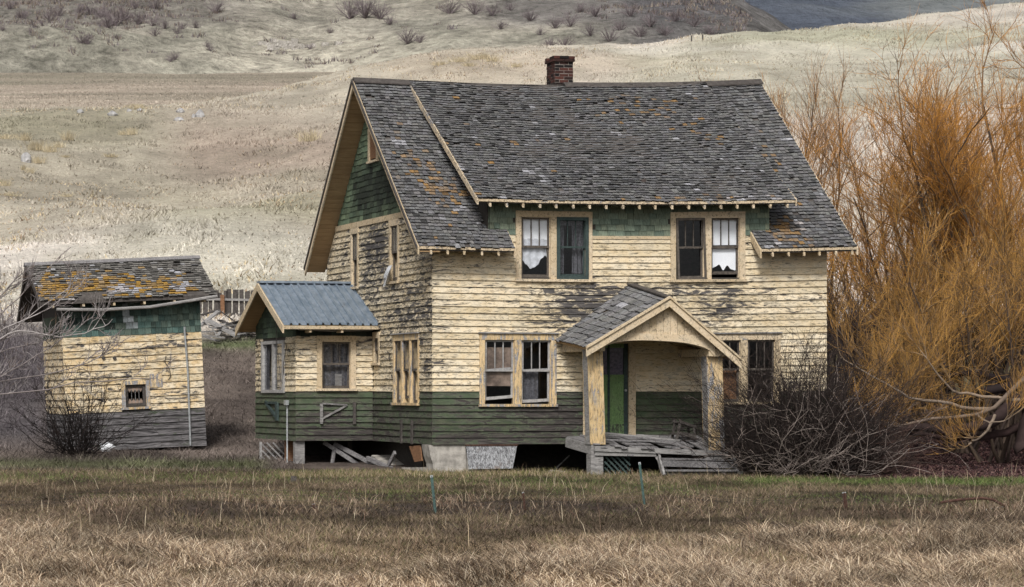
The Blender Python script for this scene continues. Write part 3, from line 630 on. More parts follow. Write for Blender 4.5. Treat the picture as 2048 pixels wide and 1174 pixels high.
for i, h in enumerate(SD_W):
    Wn, on = window(house, SIDE, *h, n=1, cw=.12, sash='sash', wear=.12, muntins=1, drop=(.03,), low_glass=False, depth=.035)
    cloth(Wn, 'curtain', SIDE, on[0][0] + .03, on[0][1] - .03, on[0][3] - .05, on[0][2] + .75, -.14, 'curtain', folds=.02, nfold=3)
    if i: cloth(Wn, 'torn_plastic', lambda u, w_, z: (-.06 - (6 - z) * .10 - w_ , u + (5.1 - z) * .9, z), on[0][0] + .02, on[0][1] - .25, 4.95, 4.50, -.04, 'plastic', folds=.05, jag=.3, nfold=2)
Wt, ot = window(house, SIDE, *SD_L, n=3, cw=.11, mull=.12, trim='trim_bare', sash='sash', cap=True, wear=.05, drop=(.0, .1, 0), muntins=0, low_glass=False, depth=.035); Wt['label'] = 'narrow triple window with weathered posts on the gable wall'
cloth(Wt, 'curtain', SIDE, ot[0][0], ot[2][1], 3.1, 2.4, -.16, 'curtain', folds=.02, nfold=9)
window(house, SIDE, *SD_S, n=1, cw=.11, sash='sash', wear=.1, muntins=0, depth=.035)

# ---- front door
dr = part('door', house)
def fbox(name, a, b, w0, w1, c, d_, mat, par=dr, wv=0.0, wf=warp): 
    m = MB(); pbox(m, FRONT, a, b, w0, w1, c, d_); return m.build(name, M[mat], par, wf, wear=lambda *q: wv)
fbox('casing', 3.62, 3.80, .002, .06, .88, 3.20, 'trim'); fbox('casing', 4.74, 4.91, .002, .06, .88, 3.20, 'trim'); fbox('casing', 3.80, 4.74, .002, .06, 3.05, 3.20, 'trim')
fbox('threshold', 3.78, 4.76, -.10, .09, .86, .91, 'darkwood')
fbox('stile', 3.80, 3.92, -.07, -.02, .91, 3.05, 'door', wv=.2); fbox('stile', 4.65, 4.74, -.07, -.02, .91, 3.05, 'sash_green'); fbox('stile', 4.25, 4.30, -.07, -.02, .91, 3.05, 'sash_green')
for c_, d_ in ((.91, 1.16), (2.16, 2.32), (2.95, 3.05)): 
    for a_, b_ in ((3.92, 4.25), (4.30, 4.65)): fbox('rail', a_, b_, -.07, -.03, c_, d_, 'door', wv=.3 if c_ < 1 else .0)
for a_, b_ in ((3.92, 4.25), (4.30, 4.65)):
    fbox('panel', a_, b_, -.065, -.045, 1.16, 2.16, 'door'); fbox('pane', a_, b_, -.055, -.049, 2.32, 2.95, 'glass')
cloth(dr, 'curtain', FRONT, 3.90, 4.64, 2.97, 2.30, -.075, 'door_reflection', folds=.006, nfold=6)  # cloth added behind the panes, its violet stands in for their reflection
m = MB(); m.tube([FRONT(4.68, -.03, 1.95), FRONT(4.68, .03, 1.95)], .028, 8); m.build('knob', M['galv'], dr, warp)

# ---- roofs
def roof_slab(name, a0, a1, P0, P1, th, mat, parent=house, seg=8, wf=warp):
    m = MB()
    for i in range(seg):
        x0 = a0 + (a1 - a0) * i / seg; x1 = a0 + (a1 - a0) * (i + 1) / seg; n = len(m.v)
    n0 = 0
    for i in range(seg + 1):
        x = a0 + (a1 - a0) * i / seg; m.v += [(x, P0[0], P0[1]), (x, P1[0], P1[1]), (x, P1[0], P1[1] - th), (x, P0[0], P0[1] - th)]
    for i in range(seg):
        for q in range(4): m.f.append((4 * i + q, 4 * i + (q + 1) % 4, 4 * i + 4 + (q + 1) % 4, 4 * i + 4 + q))
    m.f += [(0, 1, 2, 3), tuple(4 * seg + q for q in (3, 2, 1, 0))]; m.c = [(1, 1, 1)] * len(m.f)
    return m.build(name, M[mat], parent, wf)
def shingle_field(parent, name, plane, W_of, L, colfn, exp=.132, wid=(.08, .17), wf=warp, n_single=0, single_from=0.0, th=.026, curl=.012, skipfn=None, restname=None):
    """plane(x, s, h) -> point; x along the eave, s up the slope, h off the roof"""
    rest = MB(); cnt = 0; n = int(L / exp) + 1
    for i in range(n):
        s = i * exp - .03; x0, x1 = W_of(s + .05); x = x0 - random.uniform(0, .12); wav = random.uniform(-.008, .008)
        while x < x1 - .01:
            w_ = random.uniform(*wid); xa, xb = max(x, x0), min(x + w_, x1); x += w_
            if xb - xa < .025: continue
            mid = (xa + xb) / 2
            if skipfn and skipfn(mid, s): continue
            if random.random() < .008: continue
            ds = random.uniform(-.014, .012) + wav - (random.uniform(.02, .06) if random.random() < .02 else 0) + .02 * float(noise2(mid * .8, s * .7, 3) - .5); sk = random.uniform(-.010, .010); g = .006
            h0 = .006 + th + abs(random.gauss(0, curl)) ; h1 = h0 + random.uniform(-.004, .006); top = min(s + exp * 1.35, L + .02)
            p = [plane(xa + g, s + ds - sk, h0 - th), plane(xb - g, s + ds + sk, h1 - th), plane(xb - g, top, .000), plane(xa + g, top, .000),
                 plane(xa + g, s + ds - sk, h0), plane(xb - g, s + ds + sk, h1), plane(xb - g, top, .007), plane(xa + g, top, .007)]
            col = colfn(mid, s)
            if cnt < n_single and s >= single_from:
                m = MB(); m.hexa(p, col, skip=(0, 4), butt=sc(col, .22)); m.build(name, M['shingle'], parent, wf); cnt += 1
            else: rest.hexa(p, col, skip=(0, 4), butt=sc(col, .22))  # butt faces coloured dark in place of the shade line under each course
    if rest.v: rest.build(restname or (name + 's'), M['shingle'], parent, wf)['kind'] = 'stuff'
def slope(b0, z0, b1, z1):
    L = math.hypot(b1 - b0, z1 - z0); ub, uz = (b1 - b0) / L, (z1 - z0) / L
    return (lambda x, s, h: (x, b0 + ub * s - uz * h, z0 + uz * s + ub * h)), L
LICHEN, PALE = (.36, .19, .035), (.42, .42, .45)
def roof_col(spots, base=.0):
    def f(x, s):
        k = random.random(); g = .082 + .078 * k + base
        c = (g * random.uniform(.98, 1.04), g * 1.0, g * random.uniform(.96, 1.06))
        l = sum(q[4] * math.exp(-((x - q[0]) / q[2]) ** 2 - ((s - q[1]) / q[3]) ** 2) for q in spots)
        if random.random() < l: c = mixc(c, LICHEN, random.uniform(.12, .6))
        n = float(noise2(x * 1.1, s * 1.4, 77))
        if n > .90 and random.random() < .45: c = mixc(c, PALE, random.uniform(.3, .8))
        elif random.random() < .008: c = mixc(c, PALE, random.uniform(.2, .7))
        elif random.random() < .06: c = sc(c, .45)
        return c
    return f
DEB, DEZ = -.5, 6.37                                       # dormer eave
mr = part('main_roof', house)
for a0, a1 in ((-.5, 1.76), (7.82, 10.2)): roof_slab('roof_deck', a0, a1, (EB, EZ), (RB, RZ - .005), .11, 'darkwood', mr)
roof_slab('roof_deck', -.5, 10.2, (9.86, 5.25), (RB, RZ - .01), .11, 'darkwood', mr)
pl, L = slope(EB, EZ, RB, RZ)
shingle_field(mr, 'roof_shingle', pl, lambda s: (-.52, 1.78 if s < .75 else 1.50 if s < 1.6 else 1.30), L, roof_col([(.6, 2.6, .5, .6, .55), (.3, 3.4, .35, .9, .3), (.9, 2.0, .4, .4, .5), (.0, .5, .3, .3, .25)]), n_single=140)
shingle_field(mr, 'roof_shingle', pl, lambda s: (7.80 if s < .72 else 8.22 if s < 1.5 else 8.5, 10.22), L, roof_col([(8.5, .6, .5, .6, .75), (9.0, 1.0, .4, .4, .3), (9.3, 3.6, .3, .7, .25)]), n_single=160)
plr, Lr = slope(9.86, 5.25, RB, RZ); plb = lambda x, s, h: (x, 9.86 - (9.86 - RB) / Lr * s + (RZ - 5.25) / Lr * h, 5.25 + (RZ - 5.25) / Lr * s + (9.86 - RB) / Lr * h)
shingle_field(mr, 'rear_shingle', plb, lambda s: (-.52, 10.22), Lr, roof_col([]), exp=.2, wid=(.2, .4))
drf = part('dormer_roof', house)
roof_slab('roof_deck', .93, 8.69, (DEB, DEZ), (RB - .05, RZ + .03), .10, 'darkwood', drf)
pl, L = slope(DEB, DEZ, RB - .02, RZ + .05)
def bumpy(pl0): return lambda x, s, h: pl0(x, s, h + .05 * float(noise2(x * .7, s * .8, 91) - .5) + .025 * float(noise2(x * 2.6, s * 2.4, 93) - .5))
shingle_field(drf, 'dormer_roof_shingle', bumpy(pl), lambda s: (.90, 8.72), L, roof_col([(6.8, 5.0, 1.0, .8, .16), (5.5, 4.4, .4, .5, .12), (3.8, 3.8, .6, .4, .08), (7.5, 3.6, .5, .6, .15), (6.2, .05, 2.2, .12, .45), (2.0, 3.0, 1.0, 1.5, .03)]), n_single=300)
# ridge boards
for x0, x1, z0, z1, yo in ((-.53, 4.9, .06, .05, -.02), (4.95, 10.24, .12, .06, -.02)):
    m = MB()
    for s_ in (-1, 1):
        k = 6
        for i in range(k):
            xa, xb = x0 + (x1 - x0) * i / k, x0 + (x1 - x0) * (i + 1) / k; za, zb = RZ + z0 + (z1 - z0) * i / k, RZ + z0 + (z1 - z0) * (i + 1) / k
            q = lambda x, y, z: (x, RB + y, z)
            y1 = .17 * s_; dz = -.12
            m.hexa([q(xa, 0, za), q(xb, 0, zb), q(xb, y1, zb + dz), q(xa, y1, za + dz), q(xa, 0, za + .03), q(xb, 0, zb + .03), q(xb, y1, zb + dz + .03), q(xa, y1, za + dz + .03)])
    m.build('ridge_board', M['darkwood'], mr, warp)
# rakes
def rake(name, a0, a1, P0, P1, h0, h1, mat, parent, wv=.05):
    m = MB(); m.hexa([(a0, P0[0], P0[1] - h1), (a1, P0[0], P0[1] - h1), (a1, P1[0], P1[1] - h1), (a0, P1[0], P1[1] - h1), (a0, P0[0], P0[1] - h0), (a1, P0[0], P0[1] - h0), (a1, P1[0], P1[1] - h0), (a0, P1[0], P1[1] - h0)])
    return m.build(name, M[mat], parent, warp, wear=lambda *q: wv)
rake('bargeboard', -.545, -.503, (EB - .04, EZ - .03), (RB, RZ), .0, .17, 'trim', mr); rake('bargeboard', -.545, -.503, (9.94, 5.16), (RB, RZ), .0, .19, 'trim', mr)
rake('drip_edge', -.575, -.547, (EB - .04, EZ - .03), (RB, RZ + .01), -.03, .05, 'darkwood', mr); rake('drip_edge', -.575, -.547, (9.94, 5.16), (RB, RZ + .01), -.03, .05, 'darkwood', mr)
rake('bargeboard', .885, .927, (DEB - .03, DEZ), (RB, RZ + .03), .0, .15, 'trim', drf, .42); rake('bargeboard', 8.693, 8.73, (DEB - .03, DEZ), (RB, RZ + .03), .0, .15, 'trim', drf, .42)
rake('bargeboard', 7.775, 7.818, (EB - .04, EZ - .03), (.02, roof_z(.02)), .0, .2, 'trim', mr); rake('bargeboard', 1.763, 1.80, (EB - .04, EZ - .03), (.0, roof_z(0)), .0, .2, 'trim', mr)
rake('bargeboard', 10.203, 10.245, (EB - .04, EZ - .03), (RB, RZ), .0, .17, 'trim', mr)
# fascia strips and rafter tails
for a0, a1, b, z, par in ((-.5, 1.76, EB, EZ, mr), (7.82, 10.2, EB, EZ, mr), (.93, 8.69, DEB, DEZ, drf)):
    m = MB(); k = 6
    for i in range(k): m.box(a0 + (a1 - a0) * i / k, a0 + (a1 - a0) * (i + 1) / k, b - .035, b - .002, z - .075, z - .015)
    m.build('fascia', M['trim'], par, warp, wear=lambda *q: .30)
    x = a0 + .28
    while x < a1 - .05:
        sl = (RZ - EZ) / (RB - EB) if par is mr else (RZ + .05 - DEZ) / (RB - DEB); m = MB(); z1 = z - .112
        m.hexa([(x - .024, b - .03, z1 - .08), (x + .024, b - .03, z1 - .08), (x + .024, .0, z1 - .08 + sl * (-b)), (x - .024, .0, z1 - .08 + sl * (-b)), (x - .024, b - .03, z1), (x + .024, b - .03, z1), (x + .024, 0, z1 + sl * (-b)), (x - .024, 0, z1 + sl * (-b))])
        m.build('rafter_tail', M['trim'], par, warp, wear=lambda *q: .28); x += .405 + random.uniform(-.02, .02)
# boarded underside of the gable overhang
for (b0, z0, b1, z1, cnt) in ((9.90, 5.20, RB, RZ, 44), (EB, EZ, RB, RZ, 44)):
    for i in range(cnt):
        t0, t1 = i / cnt, (i + .84) / cnt; f_ = lambda t: (b0 + (b1 - b0) * t, z0 + (z1 - z0) * t - .115)
        (ba, za), (bb, zb) = f_(t0), f_(t1); m = MB(); j = random.uniform(0, .006)
        m.hexa([(-.50, ba, za - .022 - j), (.0, ba, za - .022 - j), (.0, bb, zb - .022 - j), (-.50, bb, zb - .022 - j), (-.50, ba, za), (.0, ba, za), (.0, bb, zb), (-.50, bb, zb)]); m.build('soffit_board', M['soffit'], mr, warp)
# ---- chimney
ch = part('chimney', house); m = MB(); CA0, CA1, CB0, CB1 = 4.77, 5.25, 5.25, 5.88
m.box(CA0 + .004, CA1 - .004, CB0 + .004, CB1 - .004, 8.9, 10.30); m.build('mortar_core', M['mortar'], ch)  # joints show between the bricks
for i in range(16):
    z = 9.18 + i * .075; top = i >= 15; gr = .035 if i >= 14 else 0.0
    for (p, q, fixed, ax) in ((CA0, CA1, CB0, 0), (CA0, CA1, CB1, 0), (CB0, CB1, CA0, 1), (CB0, CB1, CA1, 1)):
        n = 2 if ax == 0 else 3; st = (i % 2) * .5; u = p - gr
        edges = sorted({p - gr, q + gr, *[p + (q - p) * (k + st) / n for k in range(n + 1) if p + .05 < p + (q - p) * (k + st) / n < q - .05]})
        for e0, e1 in zip(edges, edges[1:]):
            if top and random.random() < .25: continue
            m = MB(); j = random.uniform(-.006, .01) + gr; dz = random.uniform(-.004, .004)
            red = random.random(); c = mixc((.016, .011, .010), (.095, .036, .028), red ** 3 if i < 8 else red) 
            if random.random() < .12: c = (.012, .010, .010)
            if ax == 0:
                s_ = -1 if fixed == CB0 else 1; m.box(e0 + .006, e1 - .006, min(fixed, fixed + s_ * j) - (.0 if s_ < 0 else .09), max(fixed, fixed + s_ * j) + (.09 if s_ < 0 else 0), z + dz, z + .064 + dz, c)
            else:
                s_ = -1 if fixed == CA0 else 1; m.box(min(fixed, fixed + s_ * j) - (0 if s_ < 0 else .09), max(fixed, fixed + s_ * j) + (.09 if s_ < 0 else 0), e0 + .006, e1 - .006, z + dz, z + .064 + dz, c)
            m.build('brick', M['brick'], ch)

# ---- annex on the gable side
AL, AF, AB_ = -1.977, 5.06, 9.39
AFR, ASD = at_front(AF), at_side(AL)
aw_h = (-1.469, -.475, 1.94, 3.29); ag_h = (6.15, 8.59, 1.88, 3.20)
def aroof(b): return 3.56 + (b - 4.56) * (4.66 - 3.56) / (7.24 - 4.56) if b < 7.24 else 4.66 - (b - 7.24) * (4.66 - 3.59) / (9.7 - 7.24)
m = MB(); wall_cells(m, AFR, AL + .1, 0, ZB + .02, 3.62, [inner(aw_h)], -.10, 0); ann_f = m.build('annex_front_wall', M['backing'], house)
m = MB(); wall_cells(m, ASD, AF, AB_, ZB + .02, 3.5, [(6.2, 8.52, 1.95, 3.14)], -.10, 0); m.prism([(AL, AF, 3.5), (AL, AB_, 3.5), (AL, 7.24, 4.56)], (.1, 0, 0)); ann_g = m.build('annex_gable_wall', M['backing'], house)
m = MB(); m.box(AL + .1, 0, AB_ - .1, AB_, ZB, 3.55); m.box(AL + .1, -.002, AF + .1, AB_ - .1, ZB, ZB + .12); m.build('annex_rear_wall', M['inside'], house)
wear_ax = lambda a, b, z: .08 + (.16 if z > ZG else .0) + .35 * math.exp(-((z - .9) / .3) ** 2) * (a > -1.9)
wear_ag = lambda a, b, z: .36 if z > ZG else .0
for za, zb in ((ZB, ZG), (ZG, 3.27)):
    clapboards(ann_f, AFR, lambda z: (AL - .028, -.04), za, zb, [(aw_h[0], aw_h[1], aw_h[2] - .01, 3.4)], cg, wear_ax)
    clapboards(ann_g, ASD, lambda z: (AF - .03, AB_), za, zb, [(6.13, 8.60, 1.86, 3.22)], cg, wear_ag)
def dark_green(u, z): return sc(mixc((.018, .024, .020), (.040, .055, .045), random.random()), random.uniform(.7, 1.2))
wshingles(ann_f, AFR, lambda z: (AL - .028, -.04), 3.28, 3.66, [(aw_h[0], aw_h[1], 3, 3.30)], dark_green, 'annex_shingle', .13)
def ag_u(z): return (max(AF - .028, 4.56 + (z + .12 - 3.56) * (7.24 - 4.56) / 1.10), min(AB_, 9.7 - (z + .12 - 3.59) * (9.7 - 7.24) / 1.07))
wshingles(ann_g, ASD, ag_u, 3.28, 4.5, [], lambda u, z: sc(mixc((.050, .072, .045), (.035, .055, .040), random.random()), random.uniform(.6, 1.3)), 'annex_shingle', .14, (.3, .6))
Wa, oa = window(house, AFR, *aw_h, n=1, sash='sash', muntins=2, wear=.0); Wa['label'] = 'single sash window with broad cream casing in the annex'
cloth(Wa, 'curtain', AFR, oa[0][0], oa[0][1], 3.1, 2.05, -.17, 'curtain', folds=.012, nfold=5)
m = MB(); pbox(m, AFR, oa[0][0] + .38, oa[0][0] + .55, -.16, -.14, 2.05, 2.35); m.build('board', M['grey'], Wa, warp)
gwn = part('window', house); gwn['label'] = 'white framed storm window hanging on the annex gable'
def abox(name, q, w0, w1, mat): m = MB(); pbox(m, ASD, q[0], q[1], w0, w1, q[2], q[3]); return m.build(name, M[mat], gwn)
for q in ((6.15, 6.32, 1.88, 3.20), (8.42, 8.59, 1.88, 3.20), (6.32, 8.42, 3.12, 3.20), (6.32, 8.42, 1.88, 1.96), (7.25, 7.40, 1.96, 3.12)): abox('frame', q, .002, .07, 'sash_white')
abox('pane', (6.32, 7.25, 1.96, 3.12), .012, .018, 'glass'); abox('pane', (7.40, 8.42, 1.96, 3.12), .012, .018, 'glass')
for q in ((6.30, 6.95), (7.9, 8.45)): cloth(gwn, 'curtain', ASD, q[0], q[1], 3.14, 1.96, -.03, 'curtain', folds=.05, nfold=2)
# sheet metal roof
ar = part('annex_roof', house); ALo = AL - .45
roof_pl = {}
for sgn, (b0, z0) in ((0, (4.50, 3.54)), (1, (9.76, 3.57))):
    b1, z1 = 7.24, 4.67; nP = 3
    for k in range(nP):
        a0, a1 = ALo + (0 - ALo) * k / nP, ALo + (0 - ALo) * (k + 1) / nP + (.03 if k < nP - 1 else -.004); m = MB(); ribs = 4; xs = []
        for r in range(ribs):
            x = a0 + (a1 - a0) * r / ribs; p = (a1 - a0) / ribs; xs += [(x, 0), (x + p * .70, 0), (x + p * .76, .05), (x + p * .94, .05)]
        xs.append((a1, 0)); n = len(xs); jag = .02 * k
        for (x, h) in xs: lift = .012 * (k % 2) + .002; m.v += [(x, b0, z0 + h + lift), (x, b1, z1 + h + lift), (x, b0, z0 + h + lift - .006), (x, b1, z1 + h + lift - .006)]
        for r in range(n - 1): m.f += [(4 * r, 4 * r + 4, 4 * r + 5, 4 * r + 1), (4 * r + 2, 4 * r + 3, 4 * r + 7, 4 * r + 6), (4 * r, 4 * r + 2, 4 * r + 6, 4 * r + 4)]
        m.c = [(1, 1, 1)] * len(m.f); m.build('roofing_panel', M['metal_roof'], ar)
    m = MB(); m.hexa([(ALo, b0 + (.06 if not sgn else -.06), z0 - .10), (-.002, b0 + (.06 if not sgn else -.06), z0 - .10), (-.002, b1, z1 - .12), (ALo, b1, z1 - .12), (ALo, b0 + (.06 if not sgn else -.06), z0 - .012), (-.002, b0 + (.06 if not sgn else -.06), z0 - .012), (-.002, b1, z1 - .012), (ALo, b1, z1 - .012)])
    m.build('roof_deck', M['soffit'], ar)
    m = MB(); m.hexa([(ALo - .04, b0, z0 - .20), (ALo - .002, b0, z0 - .20), (ALo - .002, b1, z1 - .20), (ALo - .04, b1, z1 - .20), (ALo - .04, b0, z0 - .01), (ALo - .002, b0, z0 - .01), (ALo - .002, b1, z1 - .01), (ALo - .04, b1, z1 - .01)]); m.build('bargeboard', M['trim'], ar, wear=lambda *q: .0)
m = MB(); m.box(ALo, -.002, 7.05, 7.43, 4.66, 4.715); m.build('ridge_cap', M['metal_roof'], ar)
m = MB(); m.box(ALo, -.004, 4.50, 4.545, 3.44, 3.525); m.build('fascia', M['trim'], ar, wear=lambda *q: .1)
m = MB(); m.tube([(-1.95, 4.96, 3.46), (-1.0, 4.95, 3.43), (-.06, 4.96, 3.46)], .045, 8); m.build('gutter', M['grey'], ar)
for x in (-1.75, -.95): m = MB(); m.box(x - .03, x + .03, 4.55, 5.0, 3.36, 3.44); m.build('rafter_tail', M['trim'], ar, wear=lambda *q: 0)
# brackets, battens and conduit on the green wall
def bracket(pl, u, z, w_=.30, h_=.45, s=1, lean=False, mat='sash_green'):
    m = MB(); pbox(m, pl, u - .035, u + .035, .036, .09, z - h_, z)
    if lean:
        m.hexa([pl(u + .03, .036, z - .02), pl(u + .03, .08, z - .02), pl(u + .66, .08, z - .06), pl(u + .66, .036, z - .06), pl(u + .03, .036, z + .02), pl(u + .03, .08, z + .02), pl(u + .66, .08, z - .02), pl(u + .66, .036, z - .02)])
        m.hexa([pl(u + .02, .036, z - h_ + .10), pl(u + .02, .08, z - h_ + .10), pl(u + .63, .08, z - .08), pl(u + .63, .036, z - .08), pl(u + .02, .036, z - h_ + .15), pl(u + .02, .08, z - h_ + .15), pl(u + .63, .08, z - .03), pl(u + .63, .036, z - .03)])
    return m.build('wall_bracket', M[mat], house)
bracket(AFR, -1.36, 1.62, h_=.50, lean=True, mat='grey'); bracket(AFR, -.52, 1.66, h_=.55, mat='darkwood')
m = MB(); pbox(m, ASD, 6.75, 6.95, .036, .09, 1.18, 1.64); m.hexa([ASD(6.9, .036, 1.22), ASD(6.9, .09, 1.22), ASD(8.1, .09, 1.60), ASD(8.1, .036, 1.60), ASD(6.9, .036, 1.30), ASD(6.9, .09, 1.30), ASD(8.1, .09, 1.68), ASD(8.1, .036, 1.68)]); pbox(m, ASD, 6.95, 8.1, .036, .09, 1.60, 1.66)
m.build('wall_bracket', M['sash_green'], house)
m = MB(); m.tube([ASD(5.78, .06, 1.62), ASD(5.78, .06, .6), ASD(5.7, .08, -.02)], .022, 7); pbox(m, ASD, 5.68, 5.9, .036, .12, 1.58, 1.70); m.build('conduit', M['galv'], house)
for b in (1.55, 2.45): m = MB(); pbox(m, SIDE, b - .06, b + .06, .036, .075, .68, 1.24); m.build('wall_batten', M['darkwood'], house)
m = MB(); m.tube([ASD(6.9, .05, 4.2), ASD(6.8, .09, 3.2), ASD(6.3, .10, 2.2), ASD(6.2, .06, 2.1), ASD(6.1, .08, 2.6), ASD(5.8, .06, 3.1)], .009, 5); m.build('hanging_wire', M['wire'], house)

# ---- foundation and crawlspace
fd = part('foundation', house)
def jag_prism(pts, off, mat, name): m = MB(); m.prism(pts, off); return m.build(name, M[mat], fd)
jag_prism([(-.11, 0, .69), (.78, 0, .69), (.80, 0, .1), (.70, 0, -.15), (.02, 0, -.15), (.0, 0, .25), (-.06, 0, .42)], (0, .55, 0), 'concrete', 'concrete_pier')
jag_prism([(.82, .06, .5), (1.55, .06, .5), (1.50, .06, .12), (1.30, .06, -.1), (.82, .06, -.1)], (0, .3, 0), 'concrete', 'concrete_pier')
jag_prism([(.0, .6, .16), (.0, 2.6, .10), (.0, 2.6, -.2), (.0, .6, -.2)], (.25, 0, 0), 'concrete', 'concrete_curb')
m = MB(); m.box(.5, .7, 2.6, DEP, -.1, .72); m.box(.7, WID, 2.2, 2.35, -.1, .70); m.box(WID - .2, WID - .05, 0, DEP, -.1, .7); m.box(AL + .8, .5, 8.6, 8.75, -.1, .72); m.build('added_dark_skirting', M['backing'], fd)  # unseen dark walls added inside to keep the crawlspace dark, plus end skirt
def fpost(a0, a1, b0, b1, mat, name='post'): m = MB(); m.box(a0, a1, b0, b1, -.12, ZB + .01); return m.build(name, M[mat], fd)
fpost(-2.0, -1.76, 5.10, 5.30, 'grey'); fpost(-1.93, -1.72, 6.25, 6.5, 'brown'); fpost(-.35, -.25, 6.2, 6.3, 'darkwood')
for k, (p, q) in enumerate((((-1.2, 5.4, .66), (-.2, 5.0, -.02)), ((-.95, 5.3, .5), (-1.05, 5.25, -.05)), ((-.9, 5.5, .62), (.1, 4.2, -.05)), ((-.3, 4.6, .28), (.0, 3.0, .0)), ((-.05, 3.0, .45), (-.12, 3.6, -.02)))):
    m = MB(); m.beam(p, q, .05 + .03 * (k % 2), .10 if k != 1 else .05); m.build('fallen_board', M['greylong'], fd)
m = MB(); m.prism([(-.02, 1.9, .62), (-.02, 1.0, .66), (-.02, .85, .30), (-.02, 1.45, .26)], (.03, 0, 0)); m.build('hanging_panel', M['brown'], fd)
m = MB(); m.hexa([(-.05, 5.6, -.02), (-.05, 3.2, -.02), (.5, 3.4, -.02), (.5, 5.6, -.02), (-.02, 5.2, .34), (-.02, 3.9, .10), (.5, 3.9, .08), (.5, 5.2, .34)]); m.build('fallen_slab', M['concrete'], fd)
for i in range(5): m = MB(); x = 1.6 + i * .42; m.beam((x, .8 + .1 * i, .0), (x + random.uniform(-.3, .5), 1.0, random.uniform(.02, .5)), .03, .03); m.build('fallen_board', M['grey'], fd)

# ---- porch
def pwarp(a, b, z):
    t = max(0.0, -b) / 1.9; return (a, b, z - .085 * (a - 3.24) * min(t, 1.2) * .5)
def rough_box(m, a0, a1, b0, b1, z0, z1, j=.01):
    r = lambda: random.uniform(-j, j); m.hexa([(a0 + r(), b0 + r(), z0 + r()), (a1 + r(), b0 + r(), z0 + r()), (a1 + r(), b1 + r(), z0 + r()), (a0 + r(), b1 + r(), z0 + r()), (a0 + r(), b0 + r(), z1 + r()), (a1 + r(), b0 + r(), z1 + r()), (a1 + r(), b1 + r(), z1 + r()), (a0 + r(), b1 + r(), z1 + r())])
porch = part('porch_deck', house); PD = -1.85
def pdz(a, b): return .90 + b * .09 - .085 * (a - 3.24) * (-b / 1.9) * .55
n = 20
for i in range(n):
    a0 = 3.22 + 3.18 * i / n; a1 = a0 + 3.18 / n - .006; m = MB(); j0, j1 = random.uniform(-.06, .02), random.uniform(-.04, .02); bf = PD + random.uniform(-.10, .08) if i < 13 else PD + random.uniform(.0, .45)
    if i in (5, 16): j0 -= .16
    if i == 10: continue
    m.hexa([(a0, bf, pdz(a0, bf) - .03 + j0), (a1, bf, pdz(a1, bf) - .03 + j0), (a1, -.04, pdz(a1, 0) - .03 + j1), (a0, -.04, pdz(a0, 0) - .03 + j1), (a0, bf, pdz(a0, bf) + j0), (a1, bf, pdz(a1, bf) + j0), (a1, -.04, pdz(a1, 0) + j1), (a0, -.04, pdz(a0, 0) + j1)])
    m.build('plank', M['greylong'], porch)
def dbeam(name, p, q, w_, h_, mat='grey', par=porch): m = MB(); m.beam(p, q, w_, h_); return m.build(name, M[mat], par)
dbeam('rim_beam', (3.22, -.05, .74), (3.22, PD + .05, .60), .07, .22); dbeam('rim_beam', (3.24, PD, .63), (6.45, PD, .50), .08, .12); dbeam('rim_beam', (3.26, PD + .02, .52), (4.72, PD + .02, .49), .06, .10); dbeam('rim_beam', (5.9, PD + .02, .41), (6.44, PD + .02, .40), .06, .13)
dbeam('rim_beam', (6.42, -.05, .70), (6.42, PD, .48), .07, .2)
for a0, wd in ((3.16, .30),): m = MB(); rough_box(m, a0, a0 + wd, PD + .02, PD + .3, -.12, .50); m.build('post', M['grey'], porch)
m = MB(); rough_box(m, 6.1, 6.36, PD + .1, PD + .3, -.12, .36); m.build('post', M['darkwood'], porch)
# columns
for a0, a1, l, zb, ztop in ((3.165, 3.525, -.07, .72, 2.88), (6.02, 6.40, -.06, .575, 2.78)):
    pc = part('porch_column', house); b0, b1 = PD + .05, PD + .41
    for (p, q, r_, s_) in (((a0, a1), (b0, b0 + .03), 'trim_bare', .16), ((a0, a0 + .03), (b0 + .03, b1 - .03), 'grey', 0), ((a1 - .03, a1), (b0 + .03, b1 - .03), 'trim_bare', .3), ((a0, a1), (b1 - .03, b1), 'trim_bare', .2)):
        m = MB(); m.hexa([(p[0], q[0], zb), (p[1], q[0], zb), (p[1], q[1], zb), (p[0], q[1], zb), (p[0] + l, q[0], ztop), (p[1] + l, q[0], ztop), (p[1] + l, q[1], ztop), (p[0] + l, q[1], ztop)]); m.build('column_board', M[r_], pc, wear=lambda *q: s_)
